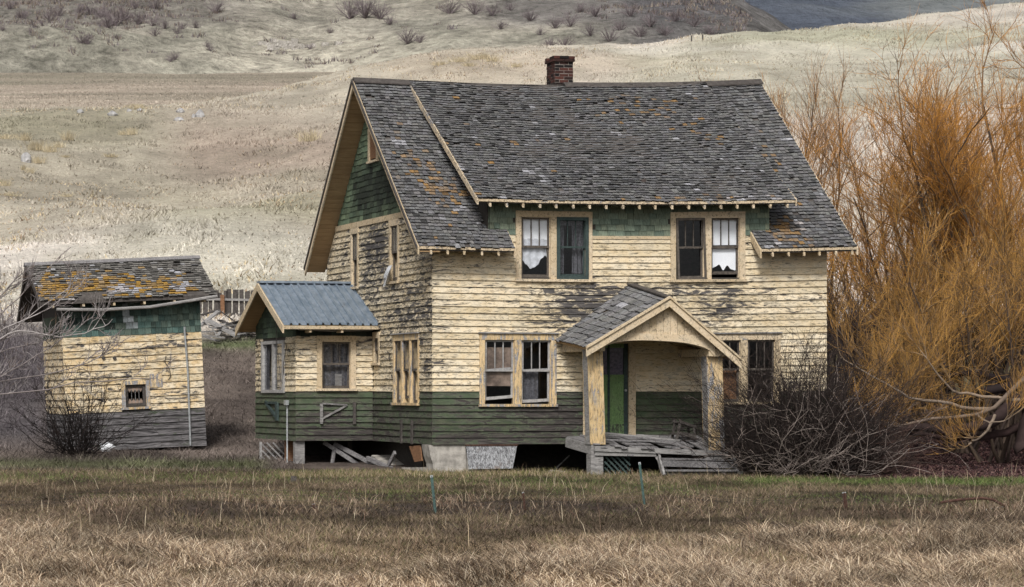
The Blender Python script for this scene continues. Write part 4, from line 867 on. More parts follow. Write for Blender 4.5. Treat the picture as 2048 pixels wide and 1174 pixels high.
# porch roof: corners measured where they hang
pr = part('porch_roof', house)
RW, RF, LF, LW, RRF, RRW = [Vector(q) for q in ((4.80, 0, 4.40), (4.93, -2.05, 4.03), (3.00, -2.05, 2.92), (2.98, 0, 3.12), (6.62, -2.05, 2.66), (6.55, 0, 2.90))]
def quad_deck(A, B, C_, D_, th, mat, name): m = MB(); o = Vector((0, 0, -th)); m.hexa([A + o, B + o, C_ + o, D_ + o, A, B, C_, D_]); m.build(name, M[mat], pr)
quad_deck(LW, LF, RF, RW, .07, 'soffit', 'roof_deck'); quad_deck(RW, RF, RRF, RRW, .07, 'soffit', 'roof_deck')
for (e0, e1, r0, r1) in ((LW, LF, RW, RF), (RRW, RRF, RW, RF)):
    nrm = (e1 - e0).cross(r0 - e0).normalized(); nrm = nrm if nrm.z > 0 else -nrm
    Ls = ((r0 - e0).length + (r1 - e1).length) / 2; Le = (e1 - e0).length
    def ppl(x, s, h, e0=e0, e1=e1, r0=r0, r1=r1, nrm=nrm, Ls=Ls, Le=Le):
        u = x / Le; v = s / Ls; p = (e0 * (1 - u) + e1 * u) * (1 - v) + (r0 * (1 - u) + r1 * u) * v; return tuple(p + nrm * (h + .004))
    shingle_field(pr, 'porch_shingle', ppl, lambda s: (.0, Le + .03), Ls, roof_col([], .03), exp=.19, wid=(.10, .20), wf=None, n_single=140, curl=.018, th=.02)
m = MB(); m.beam(RW + Vector((0, 0, .03)), RF + Vector((0, -.04, .03)), .2, .03); m.build('ridge_board', M['darkwood'], pr)
for e, r_, nm in ((LF, RF, 'bargeboard'), (RRF, RF, 'bargeboard')):
    m = MB(); o1, o2 = Vector((0, -.05, 0)), Vector((0, -.09, 0)); dn = Vector((0, 0, -.19)); ex = (e - r_).normalized() * .06
    m.hexa([e + ex + dn + o1, e + ex + dn + o2, r_ + dn + o2, r_ + dn + o1, e + ex + o1, e + ex + o2, r_ + o2, r_ + o1]); m.build(nm, M['trim'], pr, wear=lambda *q: 0)
    m = MB(); o1, o2 = Vector((0, -.045, .05)), Vector((0, -.13, .05)); dn = Vector((0, 0, -.055))
    m.hexa([e + ex + dn + o1, e + ex + dn + o2, r_ + dn + o2, r_ + dn + o1, e + ex + o1, e + ex + o2, r_ + o2, r_ + o1]); m.build('rake_moulding', M['trim'], pr, wear=lambda *q: 0)
# gable boards and curved arch
gb = -1.93; n = 13
for i in range(n):
    a0 = 3.85 + 2.2 * i / n; a1 = a0 + 2.2 / n - .008; am = (a0 + a1) / 2
    top = lambda a: (LF + (RF - LF) * ((a - LF.x) / (RF.x - LF.x))).z - .08 if a < RF.x else (RRF + (RF - RRF) * ((a - RRF.x) / (RF.x - RRF.x))).z - .08
    if top(am) < 3.2: continue
    m = MB(); m.hexa([(a0, gb, 3.13), (a1, gb, 3.13), (a1, gb + .03, 3.13), (a0, gb + .03, 3.13), (a0, gb, top(a0)), (a1, gb, top(a1)), (a1, gb + .03, top(a1)), (a0, gb + .03, top(a0))]); m.build('gable_board', M['trim'], pr, wear=lambda *q: .05)
K = 22; pb, ptp = [], []
for i in range(K + 1):
    u = i / K; a = 3.35 + (6.10 - 3.35) * u; drop = -.10 * u; e = abs(2 * u - 1)
    zb = 2.80 + drop + .32 * math.sqrt(max(0, 1 - e ** 2.6)); zt2 = min(3.24 + drop * .6 + .02 * (1 - e * e), (top(a) + .02)); pb.append((a, zb)); ptp.append((a, max(zt2, zb + .03)))
m = MB()
for i in range(K): m.hexa([(pb[i][0], gb - .03, pb[i][1]), (pb[i + 1][0], gb - .03, pb[i + 1][1]), (pb[i + 1][0], gb + .25, pb[i + 1][1]), (pb[i][0], gb + .25, pb[i][1]), (ptp[i][0], gb - .03, ptp[i][1]), (ptp[i + 1][0], gb - .03, ptp[i + 1][1]), (ptp[i + 1][0], gb + .25, ptp[i + 1][1]), (ptp[i][0], gb + .25, ptp[i][1])], skip=(3, 5) if 0 < i < K - 1 else ())
m.build('arch_board', M['trim'], pr, wear=lambda *q: 0)
for a0, a1, z0 in ((3.10, 3.46, 2.88), (5.96, 6.42, 2.77)): m = MB(); m.box(a0, a1, gb - .0, -.05, z0 - .05, z0 + .12); m.build('side_beam', M['trim'], pr, wear=lambda *q: .1)

# ---- broken steps, lattice, loose boards, chair: they could be lifted away
def world(p): return house.matrix_world @ Vector(p)
bpy.context.view_layer.update()
HM = Matrix.Translation((X0, Y0, 0)) @ Matrix.Rotation(YAW, 4, 'Z')
def local_thing(name, label, cat, p, group=None): q = HM @ Vector(p); return thing(name, label, cat, q, (0, 0, YAW), group)
st = local_thing('broken_steps', 'broken grey wooden steps fallen against the porch front', 'steps', (4.7, PD - .3, 0))
for p, q, w_, h_ in (((-.02, -.1, .40), (1.75, -.05, .36), .16, .04), ((-.02, -.2, .30), (1.8, -.15, .24), .05, .14), ((.1, -.25, .02), (1.9, -.2, .04), .05, .14), ((.0, -.3, .14), (1.7, -.3, .13), .18, .04)):
    m = MB(); m.beam(p, q, w_, h_); m.build('tread', M['greylong'], st)
for x in (.0, 1.78): m = MB(); m.beam((x, .1, .44), (x - .05, -.35, .0), .05, .16); m.build('stringer', M['grey'], st)
sb = local_thing('split_board', 'short split white-grey board leaning beside the broken steps', 'board', (4.62, PD - .18, 0)); m = MB(); m.beam((.05, 0, .45), (.28, -.15, .0), .03, .09); m.build('board', M['grey'], sb)
def lattice(th_, w_, h_, n, mat, frame=True):
    d_ = w_ + h_
    for s_ in (1, -1):
        for i in range(n):
            o = d_ * (i + .5) / n
            if s_ > 0: p = (max(0, o - h_), min(o, h_)); q = (min(o, w_), max(0, o - w_))
            else: p = (max(0, o - h_), h_ - min(o, h_)); q = (min(o, w_), h_ - max(0, o - w_))
            m = MB(); y = -.012 * s_; m.beam((p[0], y, p[1]), (q[0], y, q[1]), .012, .028, up=(0, 1, 0)) if False else m.hexa([Vector((p[0], y, p[1])) + v for v in ()] or [(p[0] - .016, y - .006, p[1] - .012), (p[0] + .016, y - .006, p[1] + .012 * s_ * 0 + .012), (p[0] + .016, y + .006, p[1] + .012), (p[0] - .016, y + .006, p[1] - .012), (q[0] - .016, y - .006, q[1] - .012), (q[0] + .016, y - .006, q[1] + .012), (q[0] + .016, y + .006, q[1] + .012), (q[0] - .016, y + .006, q[1] - .012)])
            m.build('slat', M[mat], th_)
la = local_thing('lattice_panel', 'small dark green lattice panel below the porch corner', 'lattice', (3.52, PD + .12, .0)); lattice(la, .62, .44, 8, 'sash_green')
lb = local_thing('lattice_panel', 'pale slatted lattice panel under the annex floor', 'lattice', (-2.35, 7.2, .02)); lattice(lb, .85, .60, 9, 'grey')
m = MB(); m.box(-.06, .0, -.03, .03, 0, .62); m.build('frame', M['grey'], lb)
for k, (p, q, lab) in enumerate((((4.0, -.5, .96), (5.35, -1.75, .80), 'long pale split board lying across the porch deck'), ((3.7, -1.1, .93), (4.9, -1.3, .84), 'grey loose board on the left of the porch deck'), ((3.5, -1.55, .83), (5.4, -1.75, .76), 'dark loose board along the front edge of the porch deck'), ((4.6, -.9, .92), (5.1, -1.0, .89), 'short loose board in the middle of the porch deck'))):
    o = MB(); o.beam(Vector(p), Vector(q), .12 if k else .15, .03); ob = o.build('loose_board', M['grey'] if k in (0, 3) else M['greylong'])
    ob.location = (X0, Y0, 0); ob.rotation_euler = (0, 0, YAW); tag(ob, lab, 'board', 'loose boards on the porch')
cr = local_thing('wooden_chair', 'broken dark wooden chair tipped over beside the right porch column', 'chair', (5.55, -.95, .79))
def cb(name, p, q, w_=.045, h_=.045): m = MB(); m.beam(p, q, w_, h_); m.build(name, M['darkwood'], cr)
cb('leg', (.02, 0, .0), (.12, .02, .48)); cb('leg', (.05, .38, .0), (.15, .40, .48)); cb('leg', (.50, .02, .02), (.44, .04, .32)); cb('leg', (.50, .40, .02), (.46, .40, .32))
cb('seat_rail', (.08, 0, .44), (.52, .04, .30), .05, .06); cb('seat_rail', (.08, .4, .44), (.52, .40, .30), .05, .06); cb('seat_rail', (.05, .0, .16), (.48, .03, .10), .03, .09); cb('stretcher', (.04, .0, .15), (.05, .4, .15)); cb('stretcher', (.48, .0, .12), (.48, .4, .12)); cb('backrest', (.52, .04, .30), (.62, .36, .02), .03, .10)
m = MB(); m.hexa([(.10, .02, .40), (.50, .04, .28), (.50, .38, .28), (.10, .38, .40), (.10, .02, .42), (.50, .04, .30), (.50, .38, .30), (.10, .38, .42)]); m.build('seat', M['darkwood'], cr)
sh = local_thing('metal_sheet', 'mottled grey metal sheet leaning against the foundation front', 'sheet', (.80, -.12, .0)); m = MB()
m.hexa([(.0, -.06, .13), (1.06, -.06, .14), (1.06, -.045, .14), (.0, -.045, .13), (-.03, .04, .66), (1.20, .04, .66), (1.20, .055, .66), (-.03, .055, .66)]); m.build('sheet', M['sheet'], sh)
m = MB(); m.box(-.05, 1.22, .02, .07, .665, .695); m.build('rusty_edge', M['rust'], sh)
bl = local_thing('concrete_lump', 'lump of broken pale concrete beside the left porch post', 'rubble', (2.9, -.35, 0)); m = MB(); rough_box(m, -.25, .25, -.1, .12, -.05, .09, .04); m.build('lump', M['concrete'], bl)
gp = local_thing('ground_board', 'long thin board lying in the grass below the annex', 'board', (-2.9, 4.6, .02)); m = MB(); m.beam((-.75, .0, .02), (1.3, .0, .03), .14, .05); m.build('board', M['grey'], gp)
for k, (p, s_, lab) in enumerate((((6.55, -2.0, .05), .13, 'brown round stone at the right foot of the porch'), ((6.78, -1.9, .07), .16, 'larger dark stone beside the right porch foot'))):
    m = MB()
    V = []; 
    for i in range(6):
        for j in range(8): la_, lo_ = -math.pi / 2 + math.pi * i / 5, 2 * math.pi * j / 8; rr = s_ * random.uniform(.85, 1.1); V.append((rr * math.cos(la_) * math.cos(lo_), rr * math.cos(la_) * math.sin(lo_), rr * .75 * math.sin(la_)))
    m.v = V; m.f = [(8 * i + j, 8 * i + (j + 1) % 8, 8 * i + 8 + (j + 1) % 8, 8 * i + 8 + j) for i in range(5) for j in range(8)]; m.c = [(1, 1, 1)] * 40
    ob = m.build('stone', M['darkwood'], smooth=True); ob.location = HM @ Vector(p); tag(ob, lab, 'stone')

# ================================================================== the leaning shed
SHX, SHY, SHZ = wpt(137, 905, 75.0)
shed = thing('shed', 'leaning two-tone shed with lichen-covered shingle roof left of the house', 'shed', (SHX, SHY, SHZ), (0, R(-2.7), YAW))
SW, SD2 = 3.72, 3.3; SG, SB, ST = 1.02, 3.05, 4.25
wh = (1.50, 2.26, 1.08, 1.82)
def srz(b): return 4.02 + (b + .45) * (5.10 - 4.02) / 2.25 if b < 1.8 else 5.10 - (b - 1.8) * 1.45 / 2.0
m = MB(); wall_cells(m, FRONT, .1, SW, .05, ST, [(1.60, 2.16, 1.17, 1.72)], -.1, 0); sf = m.build('shed_front_wall', M['backing'], shed)
m = MB(); m.box(0, .1, 0, SD2, .05, 3.6); m.prism([(0, 0, 3.6), (0, SD2, 3.6), (0, SD2, srz(SD2) - .1), (0, 1.8, 4.95), (0, 0, ST - .05)], (.1, 0, 0)); sg = m.build('shed_gable_wall', M['backing'], shed)
m = MB(); m.box(SW - .1, SW, .1, SD2, .0, 3.9); m.box(.1, SW - .1, SD2 - .1, SD2, 0, 3.6); m.build('shed_rear_wall', M['backing'], shed)
scol = lambda z: M['shed_green'] if z < SG else M['shed_cream']
def wear_shed(a, b, z):
    g = lambda a0, z0, sa, sz, k: k * math.exp(-((a - a0) / sa) ** 2 - ((z - z0) / sz) ** 2)
    if z < SG: return .30
    return .15 + g(.9, 1.95, 1.1, .14, .4) + g(2.2, 1.62, 1.5, .35, .22) + g(2.6, 2.5, .6, .3, .15) + g(.6, 2.85, .5, .1, .35) + g(3.2, 1.3, .6, .2, .25)
for za, zb, ex in ((0, SG, .17), (SG, SB, .185)):
    clapboards(sf, FRONT, lambda z: (-.03, SW + .03), za, zb, [(wh[0], wh[1], wh[2], wh[3])], scol, wear_shed, exp=ex, warpf=None)
    clapboards(sg, SIDE, lambda z: (-.03, SD2), za, zb, [], scol, lambda *q: .35, exp=ex, warpf=None)
def shed_sh(u, z):
    c = sc(mixc((.105, .135, .110), (.06, .105, .095), random.random()), random.uniform(.6, 1.3))
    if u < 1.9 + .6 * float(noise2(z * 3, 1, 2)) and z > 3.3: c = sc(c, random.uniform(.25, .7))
    if abs(u - 1.75) < .28 and random.random() < .35: c = mixc(c, (.35, .38, .40), random.uniform(.3, .9))
    return c
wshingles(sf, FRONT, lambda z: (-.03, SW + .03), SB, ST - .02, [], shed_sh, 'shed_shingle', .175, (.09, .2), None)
wshingles(sg, SIDE, lambda z: (-.03, SD2), SB, 3.62, [], lambda u, z: sc((.06, .075, .055), random.uniform(.6, 1.2)), 'shed_shingle', .175, (.3, .6), None)
swn = part('window', shed)
def sbx(name, q, w0, w1, mat): m = MB(); pbox(m, FRONT, q[0], q[1], w0, w1, q[2], q[3]); return m.build(name, M[mat], swn, wear=lambda *q: .15)
for q in ((1.50, 1.60, 1.12, 1.82), (2.16, 2.26, 1.12, 1.82), (1.60, 2.16, 1.72, 1.82)): sbx('casing', q, .002, .06, 'trim_bare')
sbx('sill', (1.47, 2.29, 1.06, 1.12), .002, .09, 'trim_bare')
for q in ((1.60, 1.68, 1.12, 1.72), (2.08, 2.16, 1.12, 1.72), (1.68, 2.08, 1.64, 1.72), (1.68, 2.08, 1.12, 1.22)): sbx('sash', q, -.05, -.01, 'darkwood')
for u in (1.78, 1.88, 1.98):
    m = MB(); pbox(m, FRONT, u - .006, u + .006, -.04, -.03, 1.22, 1.64); m.build('muntin', M['grey'], swn)
for u in (1.73, 1.83, 1.93, 2.03):
    for z in (1.61, 1.25):
        s_ = 1 if z > 1.4 else -1; m = MB(); m.prism([FRONT(u - .046, -.036, z + .03 * s_), FRONT(u + .046, -.036, z + .03 * s_), FRONT(u + .042, -.036, z - .03 * s_), FRONT(u, -.036, z - .10 * s_), FRONT(u - .042, -.036, z - .03 * s_)], (0, .004, 0)); m.build('pane_shard', M['dingy'], swn)
m = MB(); pbox(m, FRONT, 2.28, 2.62, .036, .052, 1.62, 1.98); m.build('patch_board', M['trim_bare'], shed, wear=lambda *q: .22)
m = MB(); m.tube([FRONT(3.28, .10, 3.20), FRONT(3.28, .09, 3.05), FRONT(3.32, .07, 2.0), FRONT(3.30, .07, .02)], .028, 8); m.build('downpipe', M['galv'], shed)
m = MB(); m.tube([FRONT(2.75, .05, 2.45), FRONT(2.70, .06, 2.3), FRONT(2.82, .07, 2.1), FRONT(2.85, .06, 1.9), FRONT(2.78, .05, 1.8)], .010, 5); m.build('cable_end', M['wire'], shed)
for p in ((1.35, 2.45), (1.05, 2.47)): m = MB(); m.tube([FRONT(p[0], .03, p[1]), FRONT(p[0], .07, p[1])], .05, 8); m.build('vent_stub', M['darkwood'], shed)
shr = part('shed_roof', shed)
def slab2(a0, a1, b0, z0, b1, z1, th, mat, name): m = MB(); m.hexa([(a0, b0, z0 - th), (a1, b0, z0 - th), (a1, b1, z1 - th), (a0, b1, z1 - th), (a0, b0, z0), (a1, b0, z0), (a1, b1, z1), (a0, b1, z1)]); return m.build(name, M[mat], shr)
slab2(-.62, 4.12, -.45, 4.02, 1.8, 5.10, .09, 'darkwood', 'roof_deck'); slab2(-.62, 4.12, 3.8, 3.65, 1.8, 5.095, .09, 'darkwood', 'roof_deck')
for b0, z0, b1, z1 in ((-.45, 4.02, 1.8, 5.1), (3.8, 3.65, 1.8, 5.1)): 
    m = MB(); m.hexa([(-.66, b0, z0 - .14), (-.622, b0, z0 - .14), (-.622, b1, z1 - .14), (-.66, b1, z1 - .14), (-.66, b0, z0 + .02), (-.622, b0, z0 + .02), (-.622, b1, z1 + .02), (-.66, b1, z1 + .02)]); m.build('bargeboard', M['darkwood'], shr)
pls, Ls_ = slope(-.45, 4.02, 1.8, 5.10)
def shed_roof_col(x, s):
    g = .075 + .13 * random.random(); c = (g * 1.05, g, g * .92)
    l = (.78 * math.exp(-((s - .55) / .55) ** 2) + .35 * math.exp(-((s - 1.2) / .5) ** 2) * (x < 2.5)) * (.45 + float(noise2(x * .9, s * 1.3, 8)))
    if random.random() < l and x < 3.7: c = mixc(c, (.36, .205, .035), random.uniform(.45, .95))
    n = float(noise2(x * 1.2, s * 2.0, 18))
    if n > .76 and random.random() < .7: c = mixc(c, (.40, .40, .44), random.uniform(.5, 1))
    elif random.random() < .08: c = mixc(c, (.40, .40, .42), random.uniform(.3, .8))
    return c
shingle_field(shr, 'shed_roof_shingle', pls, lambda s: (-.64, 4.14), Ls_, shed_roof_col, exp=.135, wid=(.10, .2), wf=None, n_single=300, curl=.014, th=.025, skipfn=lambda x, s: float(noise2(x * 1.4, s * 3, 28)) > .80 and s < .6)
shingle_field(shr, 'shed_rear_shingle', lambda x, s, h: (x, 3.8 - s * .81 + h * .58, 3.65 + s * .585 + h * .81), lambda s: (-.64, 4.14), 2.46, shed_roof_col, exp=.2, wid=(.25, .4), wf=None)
m = MB(); m.hexa([(-.68, 1.62, 5.06), (4.18, 1.62, 5.08), (4.18, 1.98, 5.06), (-.68, 1.98, 5.04), (-.68, 1.78, 5.15), (4.18, 1.78, 5.17), (4.18, 1.84, 5.17), (-.68, 1.84, 5.15)]); m.build('ridge_board', M['greylong'], shr)
m = MB(); m.tube([(-.2, -.36, 3.80), (1.0, -.38, 3.74), (2.3, -.42, 3.76), (3.2, -.48, 3.86), (4.12, -.52, 3.97)], .045, 7); m.build('gutter', M['grey'], shr)
for i in range(6): m = MB(); x = -.3 + i * .82; m.box(x - .03, x + .03, -.43, .0, 3.84, 3.92); m.build('rafter_tail', M['trim'], shr, wear=lambda *q: .2)
X_, Y_, Z_ = pick(214, 903, 60, 90)
m = MB(); V = []
for i in range(5):
    for j in range(7): V.append((.24 * math.cos(j / 7 * 6.28) * math.sin(.3 + i * .6) * random.uniform(.6, 1.2), .12 * math.sin(j / 7 * 6.28) * math.sin(.3 + i * .6), .27 * (1 - i / 4) * random.uniform(.7, 1.1)))
m.v = V; m.f = [(7 * i + j, 7 * i + (j + 1) % 7, 7 * i + 7 + (j + 1) % 7, 7 * i + 7 + j) for i in range(4) for j in range(7)] + [tuple(range(7))]; m.c = [(1, 1, 1)] * len(m.f)
o = m.build('plastic_bag', M['plastic']); o.location = (X_, Y_ - .3, Z_); tag(o, 'crumpled white plastic bag on the grass before the shed', 'bag')

# ================================================================== plank fence and fallen timber on the slope behind
FY = 113.0
fx = lambda x: (x - PX) / FPX * FY
fence = thing('plank_fence', 'dark gappy plank fence on the slope behind the shed', 'fence', (0, FY, 0))
x = 392.0
while x < 560:
    w_ = random.uniform(6, 12); h0 = float(ground_h(fx(x), FY)); y0 = random.uniform(578, 586); g = random.uniform(.5, 3.5) if random.random() < .6 else .3
    if random.random() < .93:
        m = MB(); dx = random.uniform(-.03, .03); zt_ = wpt(x, y0, FY)[2]; m.hexa([(fx(x), 0, h0 - .2), (fx(x + w_), 0, h0 - .2), (fx(x + w_), .03, h0 - .2), (fx(x), .03, h0 - .2), (fx(x) + dx, 0, zt_), (fx(x + w_) + dx, 0, zt_ + random.uniform(-.05, .05)), (fx(x + w_) + dx, .03, zt_), (fx(x) + dx, .03, zt_)]); m.build('board', M['darkwood'], fence)
    x += w_ + g
for y_ in (598, 630, 648):
    m = MB(); m.beam((fx(392), -.06, wpt(0, y_, FY)[2]), (fx(560), -.06, wpt(0, y_ + 3, FY)[2]), .05, .09); m.build('rail', M['grey'] if y_ < 600 else M['darkwood'], fence)
for x in (446, 545): m = MB(); m.beam((fx(x), -.14, wpt(0, 656, FY)[2] - .3), (fx(x) - .03, -.14, wpt(0, 590, FY)[2]), .16, .16, up=(0, 1, 0)); m.build('post', M['brown'], fence)
PYD = 107.5
pile = thing('timber_pile', 'collapsed heap of grey boards between shed and annex', 'timber pile', (0, 0, 0))
def pbm(x0, y0, x1, y1, w_, h_, d0=0, d1=0, mat='grey'):
    p, q = wpt(x0, y0, PYD + d0), wpt(x1, y1, PYD + d1); m = MB(); m.beam(p, q, w_, h_); m.build('board', M[mat], pile)
for a_ in ((400, 652, 437, 622, .2, .05, -1, 0), (437, 620, 480, 650, .15, .05, 0, 0, 'darkwood'), (402, 630, 437, 620, .3, .04, 0, .5, 'darkwood'), (418, 642, 475, 672, .28, .10, -2, -3), (404, 636, 420, 655, .2, .05, -1, -1), (424, 655, 434, 672, .18, .06, -3, -3), (400, 664, 470, 660, .25, .05, -2, -2), (440, 660, 515, 655, .3, .05, -1, -1), (455, 648, 512, 662, .2, .05, -1, -1, 'darkwood'), (460, 670, 515, 664, .3, .05, -2, -2), (404, 670, 450, 676, .2, .05, -3, -3), (440, 640, 470, 655, .25, .04, 1, 0, 'darkwood'), (478, 650, 515, 648, .25, .05, 1, 1), (408, 648, 500, 668, .12, .05, 0, 0, 'darkwood'), (465, 664, 485, 650, .12, .05, -1, 0), (436, 672, 446, 655, .12, .05, -3, -2)): pbm(*a_)
for i in range(26): 
    x = random.uniform(398, 515); y = random.uniform(642, 674); an = random.uniform(-.35, .35); l = random.uniform(10, 34); pbm(x, y, x + l, y + l * an, random.uniform(.08, .25), .04, random.uniform(-3, 1), random.uniform(-3, 1), random.choice(['grey', 'grey', 'darkwood', 'greylong']))

# ================================================================== fence posts and wire in the foreground
FPY = 43.0
def tpost(x, ytop, ybot, lean, mat, lab, r_=.022):
    Y = FPY; b = wpt(x + lean, ybot, Y); gz = float(ground_h(b[0], Y)); p = wpt(x, ytop, Y); t_ = thing('fence_post', lab, 'fence post', (b[0], Y, gz), group='posts of the sunken wire fence')
    tp = Vector(p) - Vector((b[0], Y, gz)); m = MB(); m.beam((0, 0, -.15), tp, r_ * 1.9, .008, up=(0, 1, 0)); m.beam((0, -.018, -.15), tp + Vector((0, -.018, 0)), .010, r_ * 1.6, up=(0, 1, 0)); m.build('shaft', M[mat], t_)
    m = MB(); m.beam(tp * .96, tp * 1.02, r_ * 2.0, .014, up=(0, 1, 0)); m.build('tip', M['galv'], t_)
    for k in range(5): m = MB(); c = tp * (.35 + .12 * k); m.beam(c + Vector((0, -.02, 0)), c + Vector((0, -.035, 0)), .012, .02); m.build('stud', M[mat], t_)
tpost(863, 952, 1040, 10, 'tpost', 'leaning green steel post with pale tip below the foundation corner'); tpost(1279, 926, 1030, 12, 'tpost', 'thin green steel post in front of the broken steps', .018)
tpost(1688, 985, 1040, 6, 'rust', 'short dark rusty post in the grass on the right', .03); tpost(627, 1008, 1064, 2, 'rust', 'short dark post stub in the tall grass on the left', .02); tpost(1046, 985, 1032, 6, 'rust', 'low thin rusty stake between the two green posts', .016)
wf_ = thing('wire_fence', 'sagging woven wire sunk in the grass between the posts', 'wire fence', (0, 0, 0))
xs_ = [-60, 250, 627, 870, 1052, 1290, 1692, 1900]; 
for lv in (0.06, .14, .22, .30):
    pts = []
    for a_, b_ in zip(xs_, xs_[1:]):
        for k in range(8):
            u = k / 8; X = (a_ + (b_ - a_) * u - PX) / FPX * FPY; pts.append((X, FPY - .03, float(ground_h(X, FPY)) + lv - .25 * math.sin(u * math.pi) * (.4 + .3 * math.sin(a_)) * (lv / .30)))
    m = MB(); m.tube(pts, .0017, 4); m.build('strand', M['wire'], wf_)
m = MB(); 
for X in np.arange(-3.5, 11.4, .16):
    g = float(ground_h(X, FPY)); m.tube([(X, FPY - .03, g), (X + .01, FPY - .03, g + .30)], .0018, 3)
o = m.build('stay_wires', M['wire'], wf_); o['kind'] = 'stuff'
pf = thing('bent_pipe', 'rusty bent iron pipe lying in the grass at the far right', 'pipe', (0, 0, 0)); Yp = 44.0
q = lambda x, y, d_=0: wpt(x, y, Yp + d_)
m = MB(); m.tube([q(1880, 1005), q(1915, 1000), q(1960, 996), q(1985, 999), q(2012, 1013)], .022, 7); m.build('bent_bar', M['rust'], pf)
m = MB(); m.tube([q(2012, 1014, .1), q(1985, 1018), q(1955, 1024, -.3)], .018, 6); m.build('straight_bar', M['galv'], pf)

# ================================================================== rocks and straw tufts on the hillside
def blob(name, lab, x, y, wpx, hpx, mat='rock', cat='rock'):
    X, Y, Z = pick(x, y + hpx * .5, 60, 330); s1 = wpx / 2 * Y / FPX; s2 = hpx * Y / FPX; m = MB(); V = []
    for i in range(7):
        for j in range(10):
            la_, lo_ = -math.pi / 2 + math.pi * i / 6, 2 * math.pi * j / 10; rr = 1 + .28 * (float(noise2(math.cos(lo_) * 2 + x, math.sin(lo_) * 2 + la_ * 2, 6)) - .5) * 2 * math.cos(la_)
            V.append((s1 * rr * math.cos(la_) * math.cos(lo_), s1 * .8 * rr * math.cos(la_) * math.sin(lo_), s2 * .62 * (math.sin(la_) + .35) * (1 + .2 * math.sin(lo_ * 2 + x))))
    m.v = V; m.f = [(10 * i + j, 10 * i + (j + 1) % 10, 10 * i + 10 + (j + 1) % 10, 10 * i + 10 + j) for i in range(6) for j in range(10)]; m.c = [(1, 1, 1)] * 60
    o = m.build(name, M[mat]); o.location = (X, Y, Z); tag(o, lab, cat, 'pale boulders on the hillside'); return o
for a_ in (('large white boulder, biggest of the row on the field edge', 400, 226, 20, 17), ('flat grey rock just below the biggest white boulder', 358, 238, 24, 9), ('grey boulder behind the flat rock', 361, 220, 16, 9), ('low pale rock near the middle of the field edge', 225, 226, 20, 10), ('small pale rock leftmost on the field edge', 160, 222, 13, 8), ('tiny white rock right of the straw clump on the field edge', 280, 219, 11, 7), ('solitary grey boulder among straw tufts at the far left', 52, 314, 22, 20), ('small rock left of the straw clump on the field edge', 258, 220, 10, 6), ('small white rock touching the left of the biggest boulder', 387, 231, 9, 8)): blob('rock', *a_)
def tuft_arrays(n, h, spread, colr, rng, lean=.5, w0=.012):
    bx = rng.normal(0, spread, (n, 2)); hh = h * rng.uniform(.5, 1.1, n); az = rng.uniform(0, 2 * np.pi, n); ln = rng.uniform(.1, lean, n) * hh
    P = np.zeros((n, 3, 3)); P[:, :, :2] = bx[:, None, :]; t = np.array([0, .5, 1.0]); P[:, :, 2] = hh[:, None] * (t - .15 * t ** 2)[None] - .02
    dirs = np.stack([np.cos(az), np.sin(az)], 1) * .7 + bx / (spread + 1e-6) * .4; P[:, :, :2] += dirs[:, None, :] * (ln[:, None] * t[None] ** 1.6)[:, :, None]
    r_ = np.stack([np.full(n, w0), np.full(n, w0 * .8), np.full(n, w0 * .2)], 1); col = np.array(colr)[None] * rng.uniform(.6, 1.25, (n, 1)); return strands(P, r_, col, 3)
tm = [None] * 4
for k in range(4):
    V, F, C = tuft_arrays(110, 1.0, .28, lin(202, 188, 158), RNG, .7, .014); oo = npmesh('straw_tuft', V, F, M['grass'], C); tm[k] = oo.data; bpy.data.objects.remove(oo)
tspots = [(618, 270, 34, 26), (50, 272, 24, 18), (10, 272, 26, 12), (75, 290, 34, 22), (100, 296, 30, 18), (118, 288, 16, 14), (135, 270, 14, 22), (262, 262, 20, 16), (245, 265, 14, 10), (75, 318, 24, 18), (60, 340, 14, 14), (48, 335, 12, 12), (8, 364, 22, 16), (20, 388, 30, 9), (130, 312, 14, 6), (275, 212, 26, 10), (222, 310, 28, 9), (132, 390, 18, 8), (1700, 330, 20, 10), (960, 112, 40, 14), (985, 118, 30, 12), (920, 118, 30, 12), (940, 128, 22, 10), (1030, 130, 26, 9), (880, 126, 24, 9)]
TUFTS = []
for k, (x, y, wp, hp) in enumerate(tspots):
    X, Y, Z = pick(x, y + hp * .5, 60, 330); o = bpy.data.objects.new('straw_tuft', tm[k % 4]); COL.objects.link(o); o.location = (X, Y, Z); s_ = hp * Y / FPX; o.scale = (max(s_, wp * Y / FPX * 1.1), max(s_, wp * Y / FPX), s_ * 1.15); o.rotation_euler = (0, 0, k * 1.3)
    reg = 'on the brown slope left of the gable' if k == 0 else 'among the dry tufts at the far left' if x < 150 else 'between the rocks and the shed' if x < 600 else 'on the crest left of the chimney' if x < 1200 else 'on the slope behind the willows'
    tag(o, reg, 'grass tuft', 'straw tufts on the hillside'); TUFTS.append((x, reg, o))

